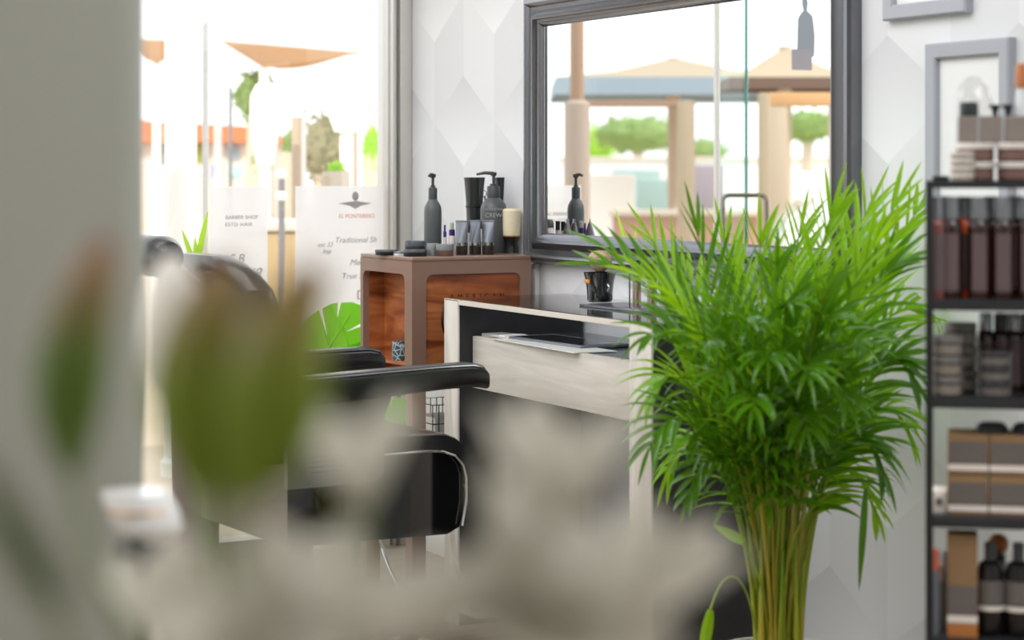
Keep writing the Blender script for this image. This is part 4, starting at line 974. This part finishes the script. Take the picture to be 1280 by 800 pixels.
pole(371,146,11,13,M_post,'wooden_post','pale wooden post left of the brownish hedge outside','post')
pole(441,150,10.5,13,M_post,'wooden_post','pale wooden post right of the brownish hedge outside','post')
def closed_umbrella(px,y0,y1,Z,wpx,label):
    b=gz(P(px,500,Z)); zt_=P(px,y0,Z).z+.02; zb=P(px,y1,Z).z+.02; r=wpx/2*Z/FPX
    t=thing('closed_parasol',label,'parasol',b,0)
    bm=B(); lathe(bm,[(0,0),(.25,0),(.25,.06),(.03,.08),(.03,zb+.1),(0,zb+.1)],n=16); link('pole',bm,M_whitec,t)
    n=24; rings=[]
    for u,k in ((0,.55),(.25,.85),(.55,1),(.8,.95),(.93,.6),(1,.06)):
        rings.append([Vector((r*k*(1+.12*math.cos(6*a))*math.cos(a),r*k*(1+.12*math.cos(6*a))*math.sin(a),zb+(zt_-zb)*u)) for a in [2*PI*q/n for q in range(n)]])
    bm=B(); loft(bm,rings); link('canopy',bm,M_whitec,t)
closed_umbrella(331,99,205,10.6,34,'closed white parasol, taller one left of the hedge')
closed_umbrella(433,70,165,9.2,50,'closed wide white parasol before the right of the hedge')
def crown(px,py,Z,rxp,ryp,m,name,label,F_=P,cat='tree',seed=1,trunk=True):
    c=F_(px,py,Z); b=gz(c); t=thing(name,label,cat,b,0); rx=rxp*Z/FPX; ry=ryp*Z/FPX; rq=random.Random(seed)
    bm=B(); h=c.z+.02
    for k in range(420):
        v=Vector((rq.gauss(0,1),rq.gauss(0,1),rq.gauss(0,1))).normalized()*rq.uniform(.55,1)
        q=Vector((v.x*rx,v.y*rx,h+v.z*ry)); s=min(rx,ry)*rq.uniform(.10,.22)
        if q.z<0.05: continue
        a=Vector((rq.gauss(0,1),rq.gauss(0,1),rq.gauss(0,1))).normalized(); bb=a.orthogonal().normalized()
        vs=[bm.verts.new(q+a*s),bm.verts.new(q+bb*s*.5),bm.verts.new(q-a*s),bm.verts.new(q-bb*s*.5)]; bm.faces.new(vs)
    bmesh_s=B(); bmesh.ops.create_icosphere(bmesh_s,subdivisions=3,radius=1)
    for v in bmesh_s.verts:
        f=.72+.1*rq.random(); v.co=Vector((v.co.x*rx*f,v.co.y*rx*f,max(.02,h+v.co.z*ry*f)))
    merge(bm,bmesh_s)
    link('foliage',bm,m,t,False)
    bm=B(); tube(bm,[(0,0,0),(0,0,h)],[.12,.06],8); link('trunk',bm,M_tree2,t)
crown(320,120,15,30,38,M_tree,'tree','light green tree behind the taller closed parasol',seed=2)
crown(405,186,12.5,34,48,M_hedge,'hedge','brownish green hedge between two pale posts outside','bush' and P,'hedge',3)
crown(466,192,12.2,16,40,M_lime,'bush','bright lime green bush next to the steel window jamb',seed=4,cat='bush')
crown(327,205,12,14,28,M_tree,'bush','small green bush under the closed taller parasol',seed=6,cat='bush')
crown(420,214,8.5,13,14,M_lime,'bush','low pale green shrub before the brownish hedge',seed=8,cat='bush')
crown(362,190,13,12,35,M_tree,'bush','dark green bush left of the first wooden post',seed=9,cat='bush')
# pergola bar
t=thing('pergola_beam','thin horizontal grey beam above the brownish hedge outside','beam',gz(P(380,500,10.8)),0)
a=P(380,137,10.8)-t.location; b=P(480,137,10.2)-t.location
bm=B(); tube(bm,[a,b],.013,8); link('beam',bm,M_gpost,t)
for q in (a,b):
    bm=B(); tube(bm,[q,Vector((q.x,q.y,0))],.013,8); link('post',bm,M_gpost,t)
# far house with orange roof
hp=gz(P(255,500,24)); t=thing('house','low house with terracotta roof far outside the window','house',hp,YAW)
s=24/FPX; zz=lambda py:1.27-(py-HY)*s
bm=B(); box(bm,(-.95,0,0),(.62,3,zz(178)),.02); link('wall',bm,M_hw,t)
bm=B(); prism(bm,[(-1.05,zz(178)),(.68,zz(178)),(.5,zz(158)),(-.85,zz(150))],-.2,3.2); link('roof',bm,M_terra,t)
for (xa,xb,m,nm,y0,y1) in ((.10,.20,M_blue,'door',205,228),(.27,.42,mat('grey_window','8f9aa4',.3),'window',182,200),(-.55,-.35,M_dpost,'window',182,205),(-.1,.05,mat('olive_shutter','8f9440',.6),'shutter',180,203),(.28,.45,mat('aqua_awning','a8d0d8',.6),'awning',208,222)):
    bm=B(); box(bm,(xa,-.03,zz(y1)),(xb,.0,zz(y0)),.005); link(nm,bm,m,t)
# bollard globe lights seen between signs
t=thing('globe_lamp','pair of white globe lamps on a short post between the window signs','lamp',gz(P(352,500,9.2)),0)
bm=B(); z1_=P(352,218,9.2).z+.02; z2_=P(352,245,9.2).z+.02
tube(bm,[(0,0,0),(0,0,z1_)],.015,8); link('post',bm,M_dpost,t)
for z_ in (z1_,z2_):
    bm=B(); bmesh.ops.create_uvsphere(bm,u_segments=20,v_segments=12,radius=.025)
    for v in bm.verts: v.co.z+=z_
    link('globe',bm,M_whitec,t)
# low bench / planter seen between signs
t=thing('stone_planter','sand coloured stone planter wall seen between the two window signs','planter',gz(P(352,500,9.8)),YAW)
bm=B(); box(bm,(-.25,0,0),(.25,.3,P(352,290,9.8).z+.02),.02); link('block',bm,mat('sandstone','b09a74',.8,noise=.15,nscale=6),t)
bm=B(); box(bm,(-.27,-.02,P(352,290,9.8).z+.02),(.27,.32,P(352,275,9.8).z+.02),.02); link('coping',bm,M_hw,t)
# ---- mirrored side of the street (seen in the mirror)
YM=-YAW
def parasol(px,Z,apex,rim,halfpx,m,mv,label,hem):
    b=gz(PM(px,500,Z)); t=thing('market_parasol',label,'parasol',b,PI-YAW)
    s=Z/FPX; za=1.27-(apex-HY)*s; zr=1.27-(rim-HY)*s; zh=1.27-(hem-HY)*s; w=halfpx*s
    bm=B(); tube(bm,[(0,0,0),(0,0,za)],.05,10); link('pole',bm,M_post,t)
    bm=B(); n=10
    top=bm.verts.new((0,0,za)); ring=[]
    for k in range(4):
        ax,ay=((-w,-w),(w,-w),(w,w),(-w,w))[k]; bx_,by_=((w,-w),(w,w),(-w,w),(-w,-w))[k]
        for j in range(n): ring.append((ax+(bx_-ax)*j/n,ay+(by_-ay)*j/n))
    mids=[bm.verts.new((x*.5,y*.5,(za+zr)/2-.03)) for x,y in ring]; outs=[bm.verts.new((x,y,zr)) for x,y in ring]; N=len(ring)
    for i in range(N):
        j=(i+1)%N; bm.faces.new((top,mids[i],mids[j])); bm.faces.new((mids[i],outs[i],outs[j],mids[j]))
    link('canopy',bm,m,t)
    bm=B(); o1=[bm.verts.new((x,y,zr)) for x,y in ring]; o2=[bm.verts.new((x*1.01,y*1.01,zh)) for x,y in ring]
    for i in range(N): j=(i+1)%N; bm.faces.new((o1[i],o2[i],o2[j],o1[j]))
    link('valance',bm,mv,t)
parasol(845,17,72,103,150,M_canvas,M_blueg,'large square cream parasol with blue grey valance, seen left in mirror',124)
parasol(985,15,58,100,78,M_canvas,M_dkbeam,'cream parasol with brown valance, seen at the right of mirror',114)
def beamrow(px0,px1,py0,py1,Z,m,label):
    a=PM(px0,py1,Z); b=PM(px1,py1,Z); t=thing('pergola_frame',label,'pergola',gz(a),math.atan2(b.y-a.y,b.x-a.x))
    L_=(b-a).length; za=1.27-(py1-HY)*Z/FPX; zb=1.27-(py0-HY)*Z/FPX
    bm=B(); box(bm,(0,-.06,za),(L_,.06,zb),.01); link('beam',bm,m,t)
    for x in (0.06,L_-.06):
        bm=B(); box(bm,(x-.06,-.06,0),(x+.06,.06,za),.01); link('post',bm,M_post,t)
beamrow(712,872,126,134,15.5,M_brown,'brown pergola beam under the blue grey valance in the mirror')
beamrow(964,1065,116,133,13,mat('honey_wood','c89c6c',.7),'honey coloured pergola beam at the right of the mirror')
b=gz(PM(727,500,11)); t=thing('brown_column','tall brown column with thicker lower part, seen at mirror left','column',b,0)
s=11/FPX
bm=B(); tube(bm,[(0,0,1.27-(215-HY)*s),(0,0,1.27-(-60-HY)*s)],[9*s,9*s],14); link('shaft',bm,M_brown,t)
bm=B(); lathe(bm,[(0,0),(16*s,0),(16*s,1.27-(130-HY)*s),(9*s,1.27-(125-HY)*s),(0,1.27-(125-HY)*s)],n=18); link('sleeve',bm,mat('grey_brown_sleeve','a59488',.7),t)
def pillar_m(px,Z,w,top,m,label):
    b=gz(PM(px,500,Z)); t=thing('square_pillar',label,'pillar',b,PI-YAW); s=Z/FPX
    bm=B(); box(bm,(-w/2*s,-w/2*s,.1),(w/2*s,w/2*s,1.27-(top-HY)*s),.01); link('shaft',bm,m,t)
    bm=B(); box(bm,(-w*.62*s,-w*.62*s,0),(w*.62*s,w*.62*s,.1),.01); link('base',bm,m,t)
pillar_m(861,14,18,126,M_canvas,'pale square pillar in the middle of mirror view')
pillar_m(960,12,14,116,M_canvas,'pale square pillar right of the glass door edge in the mirror')
crown(800,168,30,72,28,M_tree,'tree','wide pale green tree row under the parasol in the mirror',PM,seed=21)
crown(1012,158,24,44,24,M_tree,'tree','green tree at the right side of the mirror view',PM,seed=22)
crown(745,180,34,34,24,M_lime,'tree','yellow green tree at the left of mirror view',PM,seed=23)
# low brown wall, furniture
def lowwall(px0,px1,py0,Z,m,label,name='low_wall',cat='wall'):
    a=PM(px0,py0,Z); b=PM(px1,py0,Z); t=thing(name,label,cat,gz(a),math.atan2(b.y-a.y,b.x-a.x)); L_=(b-a).length; h=a.z+.02
    bm=B(); box(bm,(0,-.1,0),(L_,.1,h-.05),.01); link('wall_body',bm,m,t)
    bm=B(); box(bm,(-.03,-.13,h-.05),(L_+.03,.13,h),.01); link('coping',bm,M_hw,t)
lowwall(770,1000,262,16,mat('rose_brick','b89080',.8,noise=.2,nscale=8),'long rose brown low wall across the mirror view')
crown(880,190,33,40,20,M_tree,'bush','pale green bush behind the middle pillar in the mirror view',PM,'bush',31)
lowwall(700,1080,196,26,mat('pale_teal_wall','dfe4e2',.8),'pale far boundary wall behind the parasols in the mirror')
M_teal=mat('pale_teal','9fb8b4',.6); M_mauve=mat('mauve_grey','9a8f98',.6)
def chair_out(px,py,Z,m,label):
    b=gz(PM(px,500,Z)); t=thing('terrace_chair',label,'chair',b,PI-YAW); top=PM(px,py,Z).z+.02
    k=top/.95
    bm=B(); box(bm,(-.24,-.24,.42*k),(.24,.24,.47*k),.015); link('seat',bm,m,t)
    bm=B(); box(bm,(-.24,.2,.5*k),(.24,.25,.95*k),.02); link('backrest',bm,m,t)
    for x in (-.2,.2):
        for y in (-.2,.2):
            bm=B(); tube(bm,[(x,y,0),(x,y,.44*k)],.02,8); link('leg',bm,m,t)
for px,py,Z,m,l in ((765,218,18,M_whitec,'white terrace chair just right of the brown column in mirror'),(800,212,20,M_teal,'pale teal terrace chair in the left half of the mirror'),(835,224,19,M_teal,'pale teal terrace chair left of the middle pillar in mirror'),(880,206,20,M_mauve,'mauve grey terrace chair right of the middle pillar in mirror'),(1000,215,19,M_whitec,'white terrace chair above the white car in the mirror')):
    chair_out(px,py,Z,m,l)
# white car
Zc=11.5; cc=gz(PM(1052,500,Zc)); t=thing('car','white rounded car outside, seen at the lower right of the mirror','car',cc,-YAW)
prof=[(-.75,.25),(-.80,.55),(-.72,.8),(-.55,1.0),(-.3,1.12),(.3,1.15),(1.2,1.12),(2.0,1.08),(2.6,.9),(3.0,.6),(3.0,.25)]
k=(PM(1040,243,Zc).z+.02)/1.15
bm=B(); rings=[]
for y,ins in ((-.8,.08),(-.7,0),(.7,0),(.8,.08)): rings.append([Vector((x*(1-ins*.3)*.45,y,z*k*(1-ins*.6))) for x,z in prof])
loft(bm,rings); link('car_body',bm,mat('white_car_paint','f4f4f2',.2,0,.8),t)
for sx in (1,-1):
    bm=B(); box(bm,(-.14,-.81,.78*k),(.5,-.79,.97*k),.02) if sx>0 else box(bm,(-.14,.79,.78*k),(.5,.81,.97*k),.02); link('window',bm,mat('car_glass','5a6068',.1),t)
    for x in (-.15,1.05):
        bm=B(); lathe(bm,[(0,-.06),(.24,-.06),(.25,0),(.24,.06),(0,.06)],n=24)
        for v in bm.verts: v.co=Vector((v.co.x+x,v.co.z-.78*sx,v.co.y+.25))
        link('wheel',bm,M_black,t)
